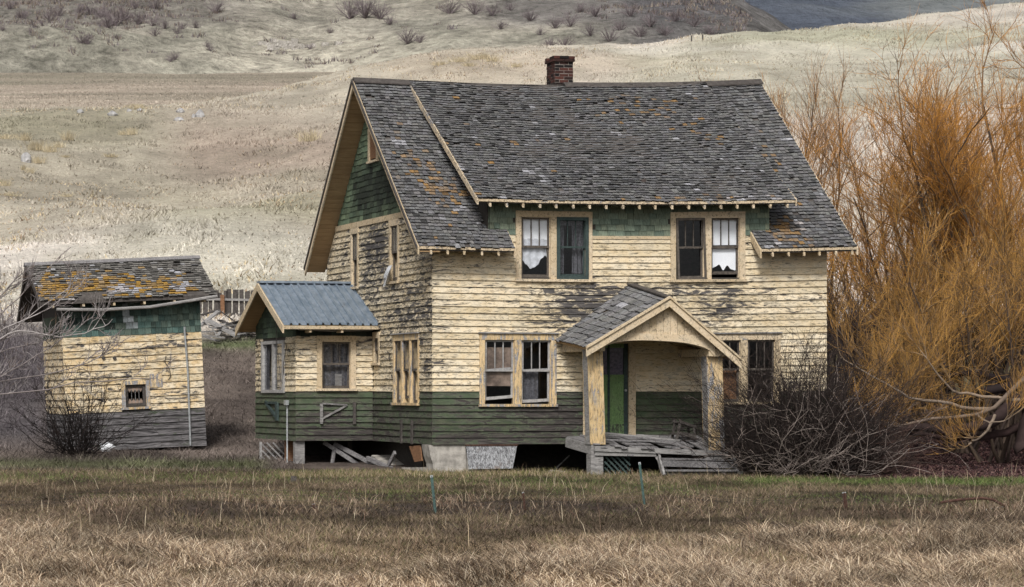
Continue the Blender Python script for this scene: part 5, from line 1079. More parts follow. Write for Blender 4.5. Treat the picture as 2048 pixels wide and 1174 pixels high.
# ================================================================== bare shrubs on the far hill
def far_pick(x, y):
    Ys = np.linspace(425, 795, 1500); X = (x - PX) / FPX * Ys; z = CZ + (PY - y) / FPX * Ys; g = far_h(X, Ys); i = int(np.argmax(g >= z)); return float(X[i]), float(Ys[i]), float(g[i])
def bush_arrays(n, rng, colr, w0, up=.8, kids=5):
    az = rng.uniform(0, 2 * np.pi, n); el = rng.uniform(.5, 1.45, n); L = rng.uniform(.6, 1.0, n); t = np.linspace(0, 1, 4)
    d_ = np.stack([np.cos(az) * np.cos(el), np.sin(az) * np.cos(el), np.sin(el)], 1); P = d_[:, None, :] * (L[:, None] * t)[:, :, None]; P = P + rng.normal(0, .03, P.shape) * t[None, :, None]
    r_ = w0 * (1 - .7 * t)[None] * np.ones((n, 1)); parts = [strands(P, r_, np.array(colr)[None] * rng.uniform(.6, 1.2, (n, 1)), 3)]
    m_ = n * kids; pi_ = np.repeat(np.arange(n), kids); tt = rng.uniform(.3, 1, m_); st_ = P[pi_, 0] + (P[pi_, 3] - P[pi_, 0]) * tt[:, None]; dd = d_[pi_] + rng.normal(0, .5, (m_, 3)); dd[:, 2] = np.abs(dd[:, 2]) * up + .2
    dd /= np.linalg.norm(dd, axis=1, keepdims=True); LL = rng.uniform(.15, .4, m_); t3 = np.linspace(0, 1, 3); Q = st_[:, None] + dd[:, None] * (LL[:, None] * t3)[:, :, None]
    parts.append(strands(Q, w0 * .5 * (1 - .7 * t3)[None] * np.ones((m_, 1)), np.array(colr)[None] * rng.uniform(.7, 1.35, (m_, 1)), 3)); return join(parts)
ORD = ['first', 'second', 'third', 'fourth', 'fifth', 'sixth', 'seventh', 'eighth', 'ninth', 'tenth', 'eleventh', 'twelfth', 'thirteenth', 'fourteenth', 'fifteenth', 'sixteenth', 'seventeenth', 'eighteenth', 'nineteenth', 'twentieth']
def ordinal(objs, what):
    by = {}
    for x_, reg, o in objs: by.setdefault(reg, []).append((x_, o))
    for reg, l in by.items():
        l.sort(key=lambda q: q[0])
        for i, (x_, o) in enumerate(l): o['label'] = (what + ' ' + reg) if len(l) == 1 else (ORD[i] + ' ' + what + ' from the left ' + reg)
ordinal(TUFTS, 'straw tuft')
bm_ = []
for k in range(4):
    V, F, C = bush_arrays(30, RNG, lin(124, 114, 116), .018); oo = npmesh('hill_shrub', V, F, M['twig'], C); bm_.append(oo.data); bpy.data.objects.remove(oo)
hs = [(45, 28, 22), (100, 30, 30), (118, 22, 24), (5, 55, 16), (165, 75, 26), (175, 80, 20), (230, 32, 44), (215, 38, 40), (250, 28, 30), (275, 36, 30), (305, 40, 26), (310, 62, 22), (205, 22, 30), (330, 48, 22), (355, 60, 18), (365, 50, 18), (390, 48, 20), (160, 18, 24), (180, 18, 26), (140, 56, 14), (85, 45, 14), (60, 60, 12), (20, 10, 20), (270, 8, 22), (430, 12, 30), (310, 6, 26), (700, 18, 44), (730, 14, 50), (760, 20, 40), (815, 72, 34), (840, 76, 22), (780, 40, 22), (900, 12, 36), (950, 14, 34), (985, 20, 26), (1020, 12, 20), (1060, 30, 26), (1110, 45, 28), (1140, 40, 30), (1130, 84, 30), (1100, 84, 24), (1180, 60, 26), (1220, 70, 30), (1240, 50, 26), (1000, 50, 20), (1080, 62, 18), (660, 60, 14), (620, 92, 14), (590, 30, 18), (420, 95, 16), (415, 88, 16), (350, 110, 20), (340, 116, 16), (1280, 62, 28), (1300, 40, 30), (1190, 20, 30), (1330, 60, 26), (1350, 30, 30), (1260, 20, 30), (1160, 14, 24), (1390, 40, 28), (1420, 60, 26)]
SHRUBS = []
for k, (x, y, hp) in enumerate(hs):
    X, Y, Z = far_pick(x, y + hp * .45)
    if Y < 426: continue
    o = bpy.data.objects.new('hill_shrub', bm_[k % 4]); COL.objects.link(o); o.location = (X, Y, Z - .1); s_ = hp * Y / FPX; o.scale = (s_ * 1.15, s_ * 1.15, s_); o.rotation_euler = (0, 0, k * .9)
    reg = 'at the top left corner' if x < 130 else 'in the thick top-left cluster' if x < 410 else 'around the grey rock heap' if x < 690 else 'above the left roof end' if x < 870 else 'above the chimney' if x < 1160 else 'on the dark slope right of the chimney'
    tag(o, reg, 'shrub', 'bare shrubs on the far hill'); SHRUBS.append((x, reg, o))
ordinal(SHRUBS, 'bare grey hill shrub')
gs = np.random.default_rng(77); nS = 5200; Ys_ = gs.uniform(440, 700, nS); xs2 = gs.uniform(-100, 1500, nS); Xs_ = (xs2 - PX) / FPX * Ys_; dr_ = fbm(Xs_ / 22, Ys_ / 40, 301, 4) + .12 * sstep(900, 1300, xs2)
ks = gs.uniform(0, 1, nS) < sstep(.50, .64, dr_) * .9 + .03; Xs_, Ys_ = Xs_[ks], Ys_[ks]; SCRUB = (Xs_, Ys_)
for x, y in ((586, 160), (1405, 78), (1383, 80)):
    X, Y, Z = pick(x, y + 3, 60, 330); m = MB(); m.beam((0, 0, -.1), (.02, 0, 12 * Y / FPX), .12, .12, up=(0, 1, 0)); o = m.build('hill_post', M['darkwood']); o.location = (X, Y, Z)
    tag(o, 'tiny dark post at the edge of the brown field' if x < 600 else ('left one of two tiny posts on the pale crest' if x < 1400 else 'right one of two tiny posts on the pale crest'), 'post')
X, Y, Z = far_pick(580, 92); m = MB()
for i in range(70):
    a_, b_, s_ = random.gauss(0, 2.6), random.gauss(0, 1.5), random.uniform(.2, .6); zz = float(far_h(X + a_, Y + b_)) - Z; rough_box(m, a_ - s_, a_ + s_, b_ - s_, b_ + s_, zz - .2, zz + s_ * random.uniform(.4, 1.1), .15)
o = m.build('rock_heap', M['concrete']); o.location = (X, Y, Z); tag(o, 'grey heap of broken rock on the far slope', 'rock heap', kind='stuff')

# ================================================================== trees and thickets
ORANGE, ORANGE2, BARK, BARK2, ASH = lin(190, 124, 48), lin(158, 104, 52), lin(92, 78, 66), lin(58, 48, 44), lin(158, 152, 150)
def unit(v): return v / (np.linalg.norm(v, axis=-1, keepdims=True) + 1e-9)
def kids(P, n, rng, t0, t1, L0, L1, spread, up, K=5, curve=.25, jit=.03, bias=(0, 0, 0)):
    """n children on every polyline of P (N,K,3): positions along it, direction = parent's tangent + spread + up"""
    N, Kp, _ = P.shape; i = np.repeat(np.arange(N), n); t = rng.uniform(t0, t1, N * n) * (Kp - 1); k = np.minimum(t.astype(int), Kp - 2); f = (t - k)[:, None]
    S = P[i, k] * (1 - f) + P[i, k + 1] * f; d_ = unit(P[i, k + 1] - P[i, k]) + rng.normal(0, spread, (N * n, 3)) + np.array(bias); d_[:, 2] += up; d_ = unit(d_)
    L = rng.uniform(L0, L1, N * n) * (1 - .35 * t / (Kp - 1)); return extend(S, d_, L, rng, K, curve, jit)
def extend(S, d_, L, rng, K, curve, jit):
    P = np.zeros((len(S), K, 3)); P[:, 0] = S; step = (L / (K - 1))[:, None]; dd = d_.copy()
    for j in range(1, K):
        dd = unit(dd + rng.normal(0, jit * 3, dd.shape) + np.array([0, 0, curve / K])); P[:, j] = P[:, j - 1] + dd * step
    return P
def rads(P, r0, r1): K = P.shape[1]; t = np.linspace(0, 1, K)[None]; return np.asarray(r0).reshape(-1, 1) * (1 - t) + np.asarray(r1).reshape(-1, 1) * t if np.ndim(r0) else (r0 * (1 - t) + r1 * t) * np.ones((len(P), 1))
def cols(n, a, b, rng, v=.25): t = rng.uniform(0, 1, (n, 1)); return (np.array(a)[None] * (1 - t) + np.array(b)[None] * t) * rng.uniform(1 - v, 1 + v, (n, 1))
def tree(name, label, cat, base, H, wid, seed, limbs=8, n1=7, n2=7, n3=13, lean=(0, 0, 0), tw=(ORANGE, ORANGE2), bark=(BARK, BARK2), r0=.12, spread0=.45, twl=(.5, 1.3), up=.45, group=None, tr_=.0065, trunk_h=.0, mains=None, jit=.03, t1=.2):
    rng = np.random.default_rng(seed); B = np.array(base, float); root = thing(name, label, cat, base, group=group)
    if mains is None:
        az = (np.arange(limbs) + rng.uniform(-.4, .4, limbs)) * 2 * np.pi / limbs * 2.618; S = np.zeros((limbs, 3)); S[:, :2] = rng.normal(0, .18, (limbs, 2)); d_ = np.stack([np.cos(az) * spread0 * wid, np.sin(az) * spread0 * wid, np.ones(limbs)], 1) + np.array(lean) + rng.normal(0, .1, (limbs, 3))
        S[:, 2] = -.15; P0 = extend(S, unit(d_), H * rng.uniform(.62, .85, limbs), rng, 9, .5, .035)
        R0 = rads(P0, r0 * rng.uniform(.6, 1.1, limbs), np.full(limbs, r0 * .18)); parts = [strands(P0, R0, cols(limbs, *bark, rng), 6)]
    else:
        parts = []; PL = []
        for pts, ra, rb, colr in mains:
            p = np.array(pts) - B; u = np.linspace(0, len(p) - 1, 12); q = np.stack([np.interp(u, np.arange(len(p)), p[:, k]) for k in range(3)], 1); q[1:-1] += rng.normal(0, .02, (10, 3)); PL.append(q)
            parts.append(strands(q[None], rads(q[None], ra, rb), cols(1, colr, colr, rng, .1), 6))
        P0 = np.stack(PL)
    P1 = kids(P0, n1, rng, t1, .98, H * .2, H * .42, .38, up, 6, .35, jit); parts.append(strands(P1, rads(P1, r0 * .26, r0 * .06), cols(len(P1), bark[0], mixc(bark[0], tw[1], .6), rng), 4))
    V, F, C = join(parts); npmesh('trunk', V, F, M['twig'], C, root)
    P2 = kids(P1, n2, rng, .15, 1, H * .09, H * .22, .42, up * .9, 5, .35, jit); pp = [strands(P2, rads(P2, tr_ * 1.7, tr_ * .7), cols(len(P2), mixc(bark[0], tw[1], .5), tw[1], rng), 3)]
    if n3:
        P3 = kids(P2, n3, rng, .1, 1, twl[0], twl[1], .38, up, 4, .3, jit); c3 = cols(len(P3), tw[0], tw[1], rng, .35); dd_ = rng.uniform(0, 1, len(P3)) < .22; c3[dd_] = cols(int(dd_.sum()), lin(120, 100, 84), lin(80, 66, 58), rng, .3); pp.append(strands(P3, rads(P3, tr_, tr_ * .35), c3, 3))
        P4 = kids(P1, n3, rng, .3, 1, twl[0], twl[1], .4, up, 4, .3, jit); pp.append(strands(P4, rads(P4, tr_, tr_ * .35), cols(len(P4), tw[0], tw[1], rng, .35), 3))
    V, F, C = join(pp); npmesh('crown', V, F, M['twig'], C, root); return root
def gpt(x, Y): X = (x - PX) / FPX * Y; return (X, Y, float(ground_h(X, Y)))
WG = 'orange willows beside the house'
OR3 = (lin(204, 144, 64), lin(158, 114, 60)); OR4 = (lin(200, 152, 80), lin(144, 112, 68))
tree('willow_tree', 'tallest dense orange willow at the right edge', 'tree', gpt(2045, 76), 11.4, .60, 21, limbs=16, n1=10, n2=8, n3=9, group=WG, r0=.12, lean=(-.02, 0, .1), tw=OR3, t1=.3, up=.16, jit=.07, tr_=.006, spread0=.55)
tree('willow_tree', 'orange willow with feathery pointed top between house and the tallest willow', 'tree', gpt(1840, 80), 11.2, .62, 22, limbs=14, n1=9, n2=7, n3=5, group=WG, r0=.08, tw=OR3, up=.16, jit=.075, tr_=.0055, spread0=.44, lean=(.05, 0, 0))
tree('willow_tree', 'thin bare orange-tipped tree just behind the right roof end', 'tree', gpt(1652, 86), 10.6, .40, 23, limbs=8, n1=8, n2=8, n3=6, group=WG, r0=.075, tw=(lin(188, 140, 82), lin(146, 112, 78)), up=.3, jit=.045, tr_=.005, t1=.45)
tree('willow_tree', 'thin grey-brown willow filling the gap left of the feathery one', 'tree', gpt(1742, 83), 6.6, .9, 28, limbs=8, n1=7, n2=6, n3=4, group=WG, r0=.08, tw=(lin(176, 126, 70), lin(130, 100, 70)), up=.24, jit=.05, tr_=.0055, t1=.3)
tree('willow_tree', 'lower orange willow in front of the tallest one, drooping twigs', 'tree', gpt(1990, 70), 6.2, 1.15, 24, limbs=10, n1=7, n2=6, n3=4, group=WG, r0=.07, up=.04, jit=.10, twl=(.5, 1.5), tw=OR4, t1=.40, tr_=.0055)
tree('willow_tree', 'golden willow clump low down beside the house corner', 'tree', gpt(1772, 68.5), 3.4, .8, 25, limbs=9, n1=5, n2=5, n3=3, group=WG, r0=.045, up=.2, jit=.08, tw=(lin(190, 148, 80), lin(150, 116, 70)), t1=.35, tr_=.006)
tree('willow_tree', 'rounded orange willow behind the drooping one', 'tree', gpt(1925, 74), 7.2, .9, 29, limbs=11, n1=8, n2=7, n3=5, group=WG, r0=.08, up=.16, jit=.06, tw=OR4, t1=.38, tr_=.006)
tree('willow_tree', 'orange willow rising beyond the right edge', 'tree', gpt(2190, 79), 10.6, .6, 26, limbs=8, n1=8, n2=7, n3=9, group=WG, r0=.12, tw=OR3, t1=.3)
L_ = lambda pts, Y: [wpt(x, y, Y + dy) for x, y, dy in pts]
PALEB = lin(126, 112, 98)
tree('fallen_willow', 'sprawling willow with long pale limbs sweeping low over the leaf litter', 'tree', gpt(2040, 68.5), 3.4, 1, 27, n1=5, n2=5, n3=4, t1=.5, r0=.055, up=.5, jit=.06, twl=(.4, 1.2), tw=(lin(186, 140, 70), lin(140, 112, 76)), bark=(lin(140, 122, 100), BARK), mains=[
    (L_([(2060, 745, 0), (2037, 770, 0), (1985, 819, -.5), (1932, 834, -.8), (1850, 839, -1), (1797, 852, -1.2), (1749, 839, -1.2), (1719, 815, -1)], 67.5), .07, .016, lin(110, 96, 84)),
    (L_([(1985, 818, -.4), (1925, 815, -.6), (1887, 802, -.8), (1831, 804, -1), (1790, 777, -1), (1737, 747, -1), (1680, 715, -1)], 67.5), .055, .014, PALEB),
    (L_([(2040, 800, 0), (1990, 794, .2), (1925, 789, .3), (1898, 774, .2), (1868, 740, 0), (1838, 697, 0)], 67.5), .05, .012, PALEB),
    (L_([(2080, 775, .6), (2020, 815, .5), (1985, 845, .3), (1906, 864, .2), (1831, 852, .2), (1737, 871, .2)], 68), .20, .08, lin(54, 42, 40)),
    (L_([(2080, 760, .9), (1990, 780, .9), (1900, 800, 1.2), (1830, 806, 1.4), (1752, 812, 1.6)], 69), .14, .06, lin(44, 36, 36)),
    (L_([(1990, 830, -.6), (1975, 862, -.8), (1950, 880, -.9), (1937, 888, -1)], 67.3), .04, .02, PALEB),
    (L_([(1956, 832, -.9), (1985, 846, -1.1), (2020, 838, -1.2), (2060, 806, -1.2)], 67.3), .024, .010, PALEB),
    (L_([(2070, 800, .3), (2052, 840, .1), (2046, 880, 0), (2044, 900, 0)][::-1], 68.5), .2, .16, lin(60, 48, 46)),
    (L_([(2060, 770, 1.0), (1960, 745, 1.3), (1880, 752, 1.6), (1800, 740, 1.8), (1740, 760, 2.0)], 69), .10, .04, lin(44, 36, 36)),
    (L_([(2050, 850, .4), (1980, 872, .2), (1900, 878, .2), (1820, 866, .4)], 68.4), .12, .05, lin(58, 44, 42))])
# dark tangle behind, against the house end
for k, (x, Y, H_) in enumerate(((1690, 77, 5.0), (1745, 79, 4.6), (1885, 83, 3.6), (1960, 85, 4.4), (1815, 86, 3.4))):
    tree('bare_thicket', ['dark bare thicket tight against the right house end', 'dark bare thicket second from the house end under the willows', 'low dark thicket under the feathery willow', 'dark thicket under the tallest willow', 'low far dark thicket behind the golden willow'][k], 'thicket', gpt(x, Y), H_, .9, 40 + k, limbs=9, n1=7, n2=6, n3=5, r0=.06, tw=(lin(74, 62, 60), lin(50, 42, 42)), bark=(lin(52, 44, 42), lin(34, 30, 30)), jit=.06, twl=(.3, .9), tr_=.007)
# bramble thicket before the right window
def thicket(name, label, cat, cx, Y, rx, n, L, colr, seed, kid=5, tr_=.006, arch=-.55, ry=1.0, bright=0, side=.4):
    rng = np.random.default_rng(seed); b = gpt(cx, Y); root = thing(name, label, cat, b); S = np.stack([rng.normal(0, rx * .5, n), rng.normal(0, ry * .4, n), np.full(n, -.05)], 1)
    d_ = np.stack([S[:, 0] / rx * .55 * side / .4 + rng.normal(0, side, n), rng.normal(0, .35, n) - .12, np.ones(n) * rng.uniform(.5, 1.2, n)], 1); P = extend(S, unit(d_), rng.uniform(L * .35, L, n), rng, 7, arch, .07)
    P[:, :, 2] = np.abs(P[:, :, 2] - .03) + .01; V, F, C = join([strands(P, rads(P, tr_ * 1.4, tr_ * .5), cols(n, *colr, rng, .4), 3)]); npmesh('cane', V, F, M['twig'], C, root)['kind'] = 'stuff'
    Q = kids(P, kid, rng, .25, 1, .15, .75, .7, .15, 4, .1, .10); V, F, C = strands(Q, rads(Q, tr_ * .8, tr_ * .35), cols(len(Q), *colr, rng, .45), 3); npmesh('twig', V, F, M['twig'], C, root)['kind'] = 'stuff'
    if bright:
        S = S[:bright] + np.array([0, -.5, 0]); P = extend(S, unit(d_[:bright] + rng.normal(0, .3, (bright, 3))), rng.uniform(L * .4, L * .9, bright), rng, 8, arch * .6, .12); P[:, :, 2] = np.abs(P[:, :, 2] - .05) + .02; Q = kids(P, 4, rng, .3, 1, .2, .6, .8, .1, 4, 0, .14)
        V, F, C = join([strands(P, rads(P, tr_ * 1.3, tr_ * .6), cols(bright, lin(168, 156, 148), lin(120, 108, 102), rng, .2), 3), strands(Q, rads(Q, tr_ * .8, tr_ * .4), cols(len(Q), lin(160, 148, 140), lin(104, 92, 88), rng, .3), 3)]); npmesh('pale_cane', V, F, M['twig'], C, root)['kind'] = 'stuff'
    return root
thicket('bramble_thicket', 'dense grey tangled bramble thicket in front of the right windows', 'thicket', 1612, 63.8, .95, 1150, 3.7, (lin(66, 56, 52), lin(28, 24, 24)), 61, 8, bright=150, arch=-.12, side=.27)
thicket('bramble_thicket', 'smaller brown bramble between the big thicket and the leaf litter', 'thicket', 1690, 64.5, .9, 260, 2.6, (lin(104, 82, 74), lin(58, 46, 44)), 62, 5)
thicket('shed_shrub', 'dark upright bare shrub at the left shed corner', 'shrub', 152, 72.3, .30, 85, 2.7, (lin(50, 42, 40), lin(30, 26, 26)), 63, 10, .009, .5, .3)
for k, (x, Y, n_, L2) in enumerate(((20, 88, 160, 3.2), (-60, 80, 160, 3.4), (75, 93, 130, 2.6), (-20, 98, 150, 3.2))):
    thicket('grey_brush', ['grey brush clump behind the shed, nearer the left edge', 'grey brush clump cut by the left edge', 'small grey brush clump just behind the shed wall', 'farthest grey brush clump at the left edge'][k], 'brush', x, Y, 1.7, n_ // 2, L2, (lin(108, 100, 104), lin(76, 70, 74)), 70 + k, 5, .008, .2, 1.2)
# bare tree whose limbs reach in from the left
YB = 68.0
LB = lambda *q: [wpt(x, y, YB + (i * .12)) for i, (x, y) in enumerate(q)]
bw = [((-150, 820), (-90, 745), (-40, 700), (0, 682), (37, 652), (82, 615), (123, 590), (150, 560)), ((-120, 760), (-40, 690), (0, 660), (61, 635), (110, 607), (145, 585), (175, 558)), ((0, 678), (37, 660), (102, 672), (163, 668), (204, 656), (225, 638)), ((-130, 790), (-50, 722), (0, 703), (60, 690), (102, 676)), ((-140, 830), (-60, 790), (0, 754), (61, 721), (122, 680), (150, 650)), ((-140, 830), (-60, 778), (0, 762), (122, 746), (204, 713), (262, 672)), ((-140, 850), (-60, 800), (0, 789), (82, 780), (163, 762), (245, 758), (302, 754), (335, 768)), ((-120, 780), (-40, 690), (0, 631), (49, 582), (100, 535), (142, 494)), ((-130, 760), (-50, 650), (0, 590), (40, 560), (75, 540)), ((-150, 960), (-150, 900), (-145, 850), (-120, 780), (-110, 700), (-100, 600), (-80, 480))]
tree('bare_tree', 'bare pale tree reaching thin twigs in from the left edge', 'tree', gpt(-150, YB), 2.6, 1, 81, n1=7, n2=4, n3=2, r0=.04, up=.30, jit=.07, twl=(.15, .5), tr_=.0065, tw=(ASH, lin(112, 104, 104)), bark=(ASH, lin(110, 102, 100)), mains=[(LB(*q), .021 if i < 9 else .16, .008 if i < 9 else .05, ASH if i in (0, 1, 2) else lin(124, 116, 114)) for i, q in enumerate(bw)])  # first three limbs painted paler as if lit, the others darker

# ================================================================== grass and litter
def in_buildings(X, Y):
    c_, s_ = math.cos(YAW), math.sin(YAW); a = c_ * (X - X0) + s_ * (Y - Y0); b = -s_ * (X - X0) + c_ * (Y - Y0); r_ = (a > -.1) & (a < 9.8) & (b > -.02) & (b < 9.7)
    r_ |= (a > -2.05) & (a <= 0) & (b > 5.0) & (b < 9.5); r_ |= (a > 3.15) & (a < 6.5) & (b > -1.95) & (b < .1)
    a = c_ * (X - SHX) + s_ * (Y - SHY); b = -s_ * (X - SHX) + c_ * (Y - SHY); return r_ | ((a > -.05) & (a < 3.75) & (b > -.02) & (b < 3.3))
def scatter(n, Ya, Yb, rng, xa=-90, xb=2150, p=1.0):
    Y = Ya + (Yb - Ya) * rng.uniform(0, 1, n) ** p; X = (rng.uniform(xa, xb, n) - PX) / FPX * Y; k = ~in_buildings(X, Y); return X[k], Y[k]
def blades(X, Y, h, wid, lean, col, rng, three=True, az=None, base=None):
    n = len(X); Z = ground_h(X, Y) if base is None else base; az = rng.uniform(0, 2 * np.pi, n) if az is None else az; L = np.stack([np.cos(az), np.sin(az)], 1) * (lean * h)[:, None]
    fa = rng.uniform(-.6, .6, n); wx = np.stack([np.cos(fa), np.sin(fa)], 1) * wid[:, None]; B = np.stack([X, Y, Z - .015], 1)
    def at(t, ww, s): 
        o = np.zeros((n, 3)); o[:, :2] = L * t ** 1.7 + wx * ww * s; o[:, 2] = h * (t - .28 * np.clip(lean, 0, 1.4) * t * t); return B + o
    if three:
        V = np.stack([at(0, .5, -1), at(0, .5, 1), at(.55, .42, -1), at(.55, .42, 1), at(1, 0, 0)], 1).reshape(-1, 3); i = np.arange(n)[:, None] * 5; F = np.stack([i + np.array([0, 1, 2]), i + np.array([1, 3, 2]), i + np.array([2, 3, 4])], 1).reshape(-1, 3); return V, F, np.repeat(col, 5, 0)
    V = np.stack([at(0, .5, -1), at(0, .5, 1), at(1, 0, 0)], 1).reshape(-1, 3); return V, (np.arange(n)[:, None] * 3 + np.array([0, 1, 2])), np.repeat(col, 3, 0)
def pal(n, cs, rng, v=.3): k = rng.integers(0, len(cs), n); return np.array(cs)[k] * rng.uniform(1 - v, 1 + v, (n, 1))
g = np.random.default_rng(5)
# tall straw in front
X, Y = scatter(210000, 25.5, 41.5, g); edge = np.interp(PX + FPX * X / Y, [0, 350, 700, 950, 1300, 1650, 2048], [37.5, 36.0, 32.5, 33.0, 36.5, 37.5, 38.0]) + (fbm(X / 1.3, Y / 1.6, 101, 3) - .5) * 5
cl = fbm(X / .55, Y / .75, 103, 3); k = (Y < edge) & (g.uniform(0, 1, len(X)) < .25 + 1.3 * sstep(.35, .62, cl)); X, Y, cl = X[k], Y[k], cl[k]; n = len(X)
flow = fbm(X / 2.5, Y / 3, 107, 2) * 6.28 * 1.6
col = pal(n, [lin(184, 164, 138), lin(166, 146, 120), lin(206, 190, 166), lin(146, 124, 102), lin(112, 94, 80), lin(92, 78, 68)], g, .25) * (.48 + .58 * sstep(.3, .6, fbm(X / .7, Y / 1.0, 109, 3)))[:, None]
V, F, C = blades(X, Y, g.uniform(.06, .24, n) * (.5 + 1.0 * sstep(.4, .7, cl)), g.uniform(.005, .010, n), g.uniform(.5, 2.0, n), col, g, True, flow * .5 + g.normal(0, 1.9, n))
tag(npmesh('tall_dry_grass', V, F, M['grass'], C), 'tall tan dry grass filling the foreground', 'grass', kind='stuff')
# rank strip along the sunken fence
X, Y = scatter(30000, 41.5, 46.5, g); cl = fbm(X / .8, Y / .8, 113, 3); k = (g.uniform(0, 1, len(X)) < .7 * sstep(.5, .68, cl) * np.exp(-((Y - 43.4) / 1.0) ** 2)); X, Y = X[k], Y[k]; n = len(X)
V, F, C = blades(X, Y, g.uniform(.08, .30, n), g.uniform(.005, .010, n), g.uniform(.4, 1.4, n), pal(n, [lin(150, 132, 114), lin(126, 108, 92), lin(100, 86, 76), lin(160, 144, 124), lin(100, 78, 62)], g), g)
tag(npmesh('fence_line_grass', V, F, M['grass'], C), 'rank grey-brown grass along the sunken wire fence', 'grass', kind='stuff')
# short matted yard grass
X, Y = scatter(260000, 29, 67, g, p=1.1); n = len(X); xp = PX + FPX * X / Y; n1 = fbm(X / 1.2, Y / 2.2, 121, 4); n2 = fbm(X / 4, Y / 7, 47, 4)
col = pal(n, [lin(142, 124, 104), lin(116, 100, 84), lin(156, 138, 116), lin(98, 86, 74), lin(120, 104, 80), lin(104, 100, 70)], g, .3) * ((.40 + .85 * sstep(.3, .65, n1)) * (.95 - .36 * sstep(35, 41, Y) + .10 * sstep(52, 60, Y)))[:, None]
gr = (g.uniform(0, 1, n) < sstep(.48, .64, n2) * .30 * sstep(40, 54, Y) + np.exp(-((Y - 59 - 1.5 * n1) / 2.0) ** 2) * sstep(1440, 1540, xp) * .9 + np.exp(-((Y - 62.5) / 3) ** 2) * (1 - sstep(500, 800, xp)) * .45); col[gr] = pal(int(gr.sum()), [lin(82, 100, 50), lin(98, 106, 60), lin(66, 84, 44), lin(108, 112, 74)], g)
lit = (xp > 1690) & (Y > 61.5 + n1); keep = ~lit; X, Y, col, n1 = X[keep], Y[keep], col[keep], n1[keep]; n = len(X)
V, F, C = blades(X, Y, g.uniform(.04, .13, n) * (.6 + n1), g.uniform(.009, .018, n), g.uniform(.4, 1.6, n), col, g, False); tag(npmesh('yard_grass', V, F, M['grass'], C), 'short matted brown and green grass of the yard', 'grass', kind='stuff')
# scattered tall stalks
X, Y = scatter(420, 30, 64, g); n = len(X); V, F, C = blades(X, Y, g.uniform(.18, .5, n), g.uniform(.004, .007, n), g.uniform(.1, .6, n), pal(n, [lin(176, 158, 132), lin(120, 98, 84), lin(196, 182, 158)], g), g); tag(npmesh('grass_stalks', V, F, M['grass'], C), 'single dry stalks standing above the yard grass', 'grass', kind='stuff')
# grass on the slope behind the shed and under the trees
X, Y = scatter(90000, 66, 112, g); xp = PX + FPX * X / Y; k = ((xp < 600) | (xp > 1640)) & ~((xp > 1660) & (Y < 82)); X, Y, xp = X[k], Y[k], xp[k]; n = len(X); n1 = fbm(X / 1.5, Y / 2, 131, 4); n2 = fbm(X / 9, Y / 16, 47, 4)
base_c = ground_col(X, Y); col = base_c * g.uniform(.55, 1.5, (n, 1)) * (.65 + .7 * sstep(.35, .65, n1))[:, None]
V, F, C = blades(X, Y, g.uniform(.06, .28, n) * (.5 + n1), g.uniform(.012, .03, n), g.uniform(.4, 1.5, n), col, g, False); tag(npmesh('slope_grass', V, F, M['grass'], C), 'tangled grey-brown grass on the slope behind the shed', 'grass', kind='stuff')
# hillside bunch grass
X, Y = scatter(210000, 108, 305, g, -150, 2200); n1 = fbm(X / 2.2, Y / 3.2, 141, 3); n3 = fbm(X / 14, Y / 20, 143, 3); k = g.uniform(0, 1, len(X)) < .25 + .9 * sstep(.42, .62, n1); X, Y, n1, n3 = X[k], Y[k], n1[k], n3[k]; n = len(X)
col = ground_col(X, Y) * g.uniform(.6, 1.2, (n, 1)); tn = g.uniform(0, 1, n) < .22 * sstep(.4, .6, n3); col[tn] = pal(int(tn.sum()), [lin(196, 182, 152), lin(178, 160, 130), lin(146, 126, 104)], g)
V, F, C = blades(X, Y, g.uniform(.08, .30, n) * (.6 + 1.0 * sstep(.5, .8, n1)), g.uniform(.05, .12, n), g.uniform(.2, 1.2, n), col, g, False); tag(npmesh('hillside_grass', V, F, M['grass'], C), 'pale bunch grass covering the near hillside', 'grass', kind='stuff')
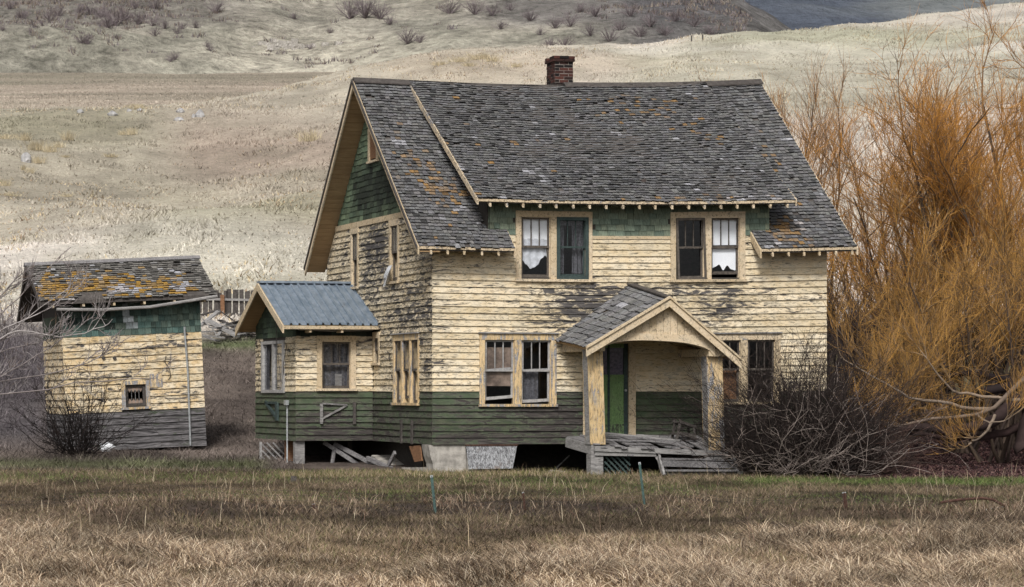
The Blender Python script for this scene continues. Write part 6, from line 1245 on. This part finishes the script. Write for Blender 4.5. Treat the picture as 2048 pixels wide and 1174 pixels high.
# dead leaves under the willows
X, Y = scatter(52000, 60.5, 82, g, 1630, 2200); n1 = fbm(X / 1.0, Y / 1.4, 151, 3); k = (Y > 61.5 + n1 * 1.5); X, Y = X[k], Y[k]; n = len(X)
V, F, C = blades(X, Y, g.uniform(.03, .09, n), g.uniform(.03, .07, n), g.uniform(.8, 1.8, n), pal(n, [lin(80, 56, 56), lin(60, 42, 44), lin(98, 70, 66), lin(40, 30, 34), lin(110, 88, 82)], g), g, False); tag(npmesh('leaf_litter', V, F, M['grass'], C), 'dark purplish leaf litter under the willows', 'leaf litter', kind='stuff')
# weeds at the foot of the house and porch
X, Y = scatter(9000, 61, 66.5, g, 560, 1480); c_, s_ = math.cos(YAW), math.sin(YAW); b = -s_ * (X - X0) + c_ * (Y - Y0); k = (b > -2.6) & (b < -.02); X, Y = X[k], Y[k]; n = len(X)
V, F, C = blades(X, Y, g.uniform(.05, .22, n), g.uniform(.006, .012, n), g.uniform(.2, 1.0, n), pal(n, [lin(110, 104, 66), lin(138, 120, 100), lin(92, 92, 56), lin(150, 136, 112)], g), g); tag(npmesh('house_weeds', V, F, M['grass'], C), 'weeds growing along the foot of house and porch', 'weeds', kind='stuff')
# low scrub drifting over the far hill, too small to tell apart
X = np.repeat(SCRUB[0], 14) + g.normal(0, .45, len(SCRUB[0]) * 14); Y = np.repeat(SCRUB[1], 14) + g.normal(0, .45, len(SCRUB[1]) * 14); n = len(X); hsz = np.repeat(g.uniform(.35, 1.3, len(SCRUB[0])), 14)
V, F, C = blades(X, Y, hsz * g.uniform(.5, 1.1, n), g.uniform(.08, .22, n), g.uniform(.1, .9, n), pal(n, [lin(112, 104, 106), lin(92, 86, 88), lin(128, 120, 108), lin(104, 92, 84)], g, .25), g, False, base=far_h(X, Y)); tag(npmesh('hill_scrub', V, F, M['grass'], C), 'drifts of low grey scrub over the far hillside', 'scrub', kind='stuff')
# dry grass on the far hill and field
X, Y = scatter(90000, 262, 640, g, -150, 1500, 1.3); fl = np.where(Y < 432, field_h(X, Y), far_h(X, Y)); n = len(X); cc = np.where((Y < 432)[:, None], field_col(X, Y), far_col(X, Y)) * g.uniform(.55, 1.35, (n, 1))
V, F, C = blades(X, Y, g.uniform(.06, .22, n), g.uniform(.06, .16, n), g.uniform(.2, 1.2, n), cc, g, False, base=fl); tag(npmesh('far_grass', V, F, M['grass'], C), 'dry grass on the far field and slope', 'grass', kind='stuff')
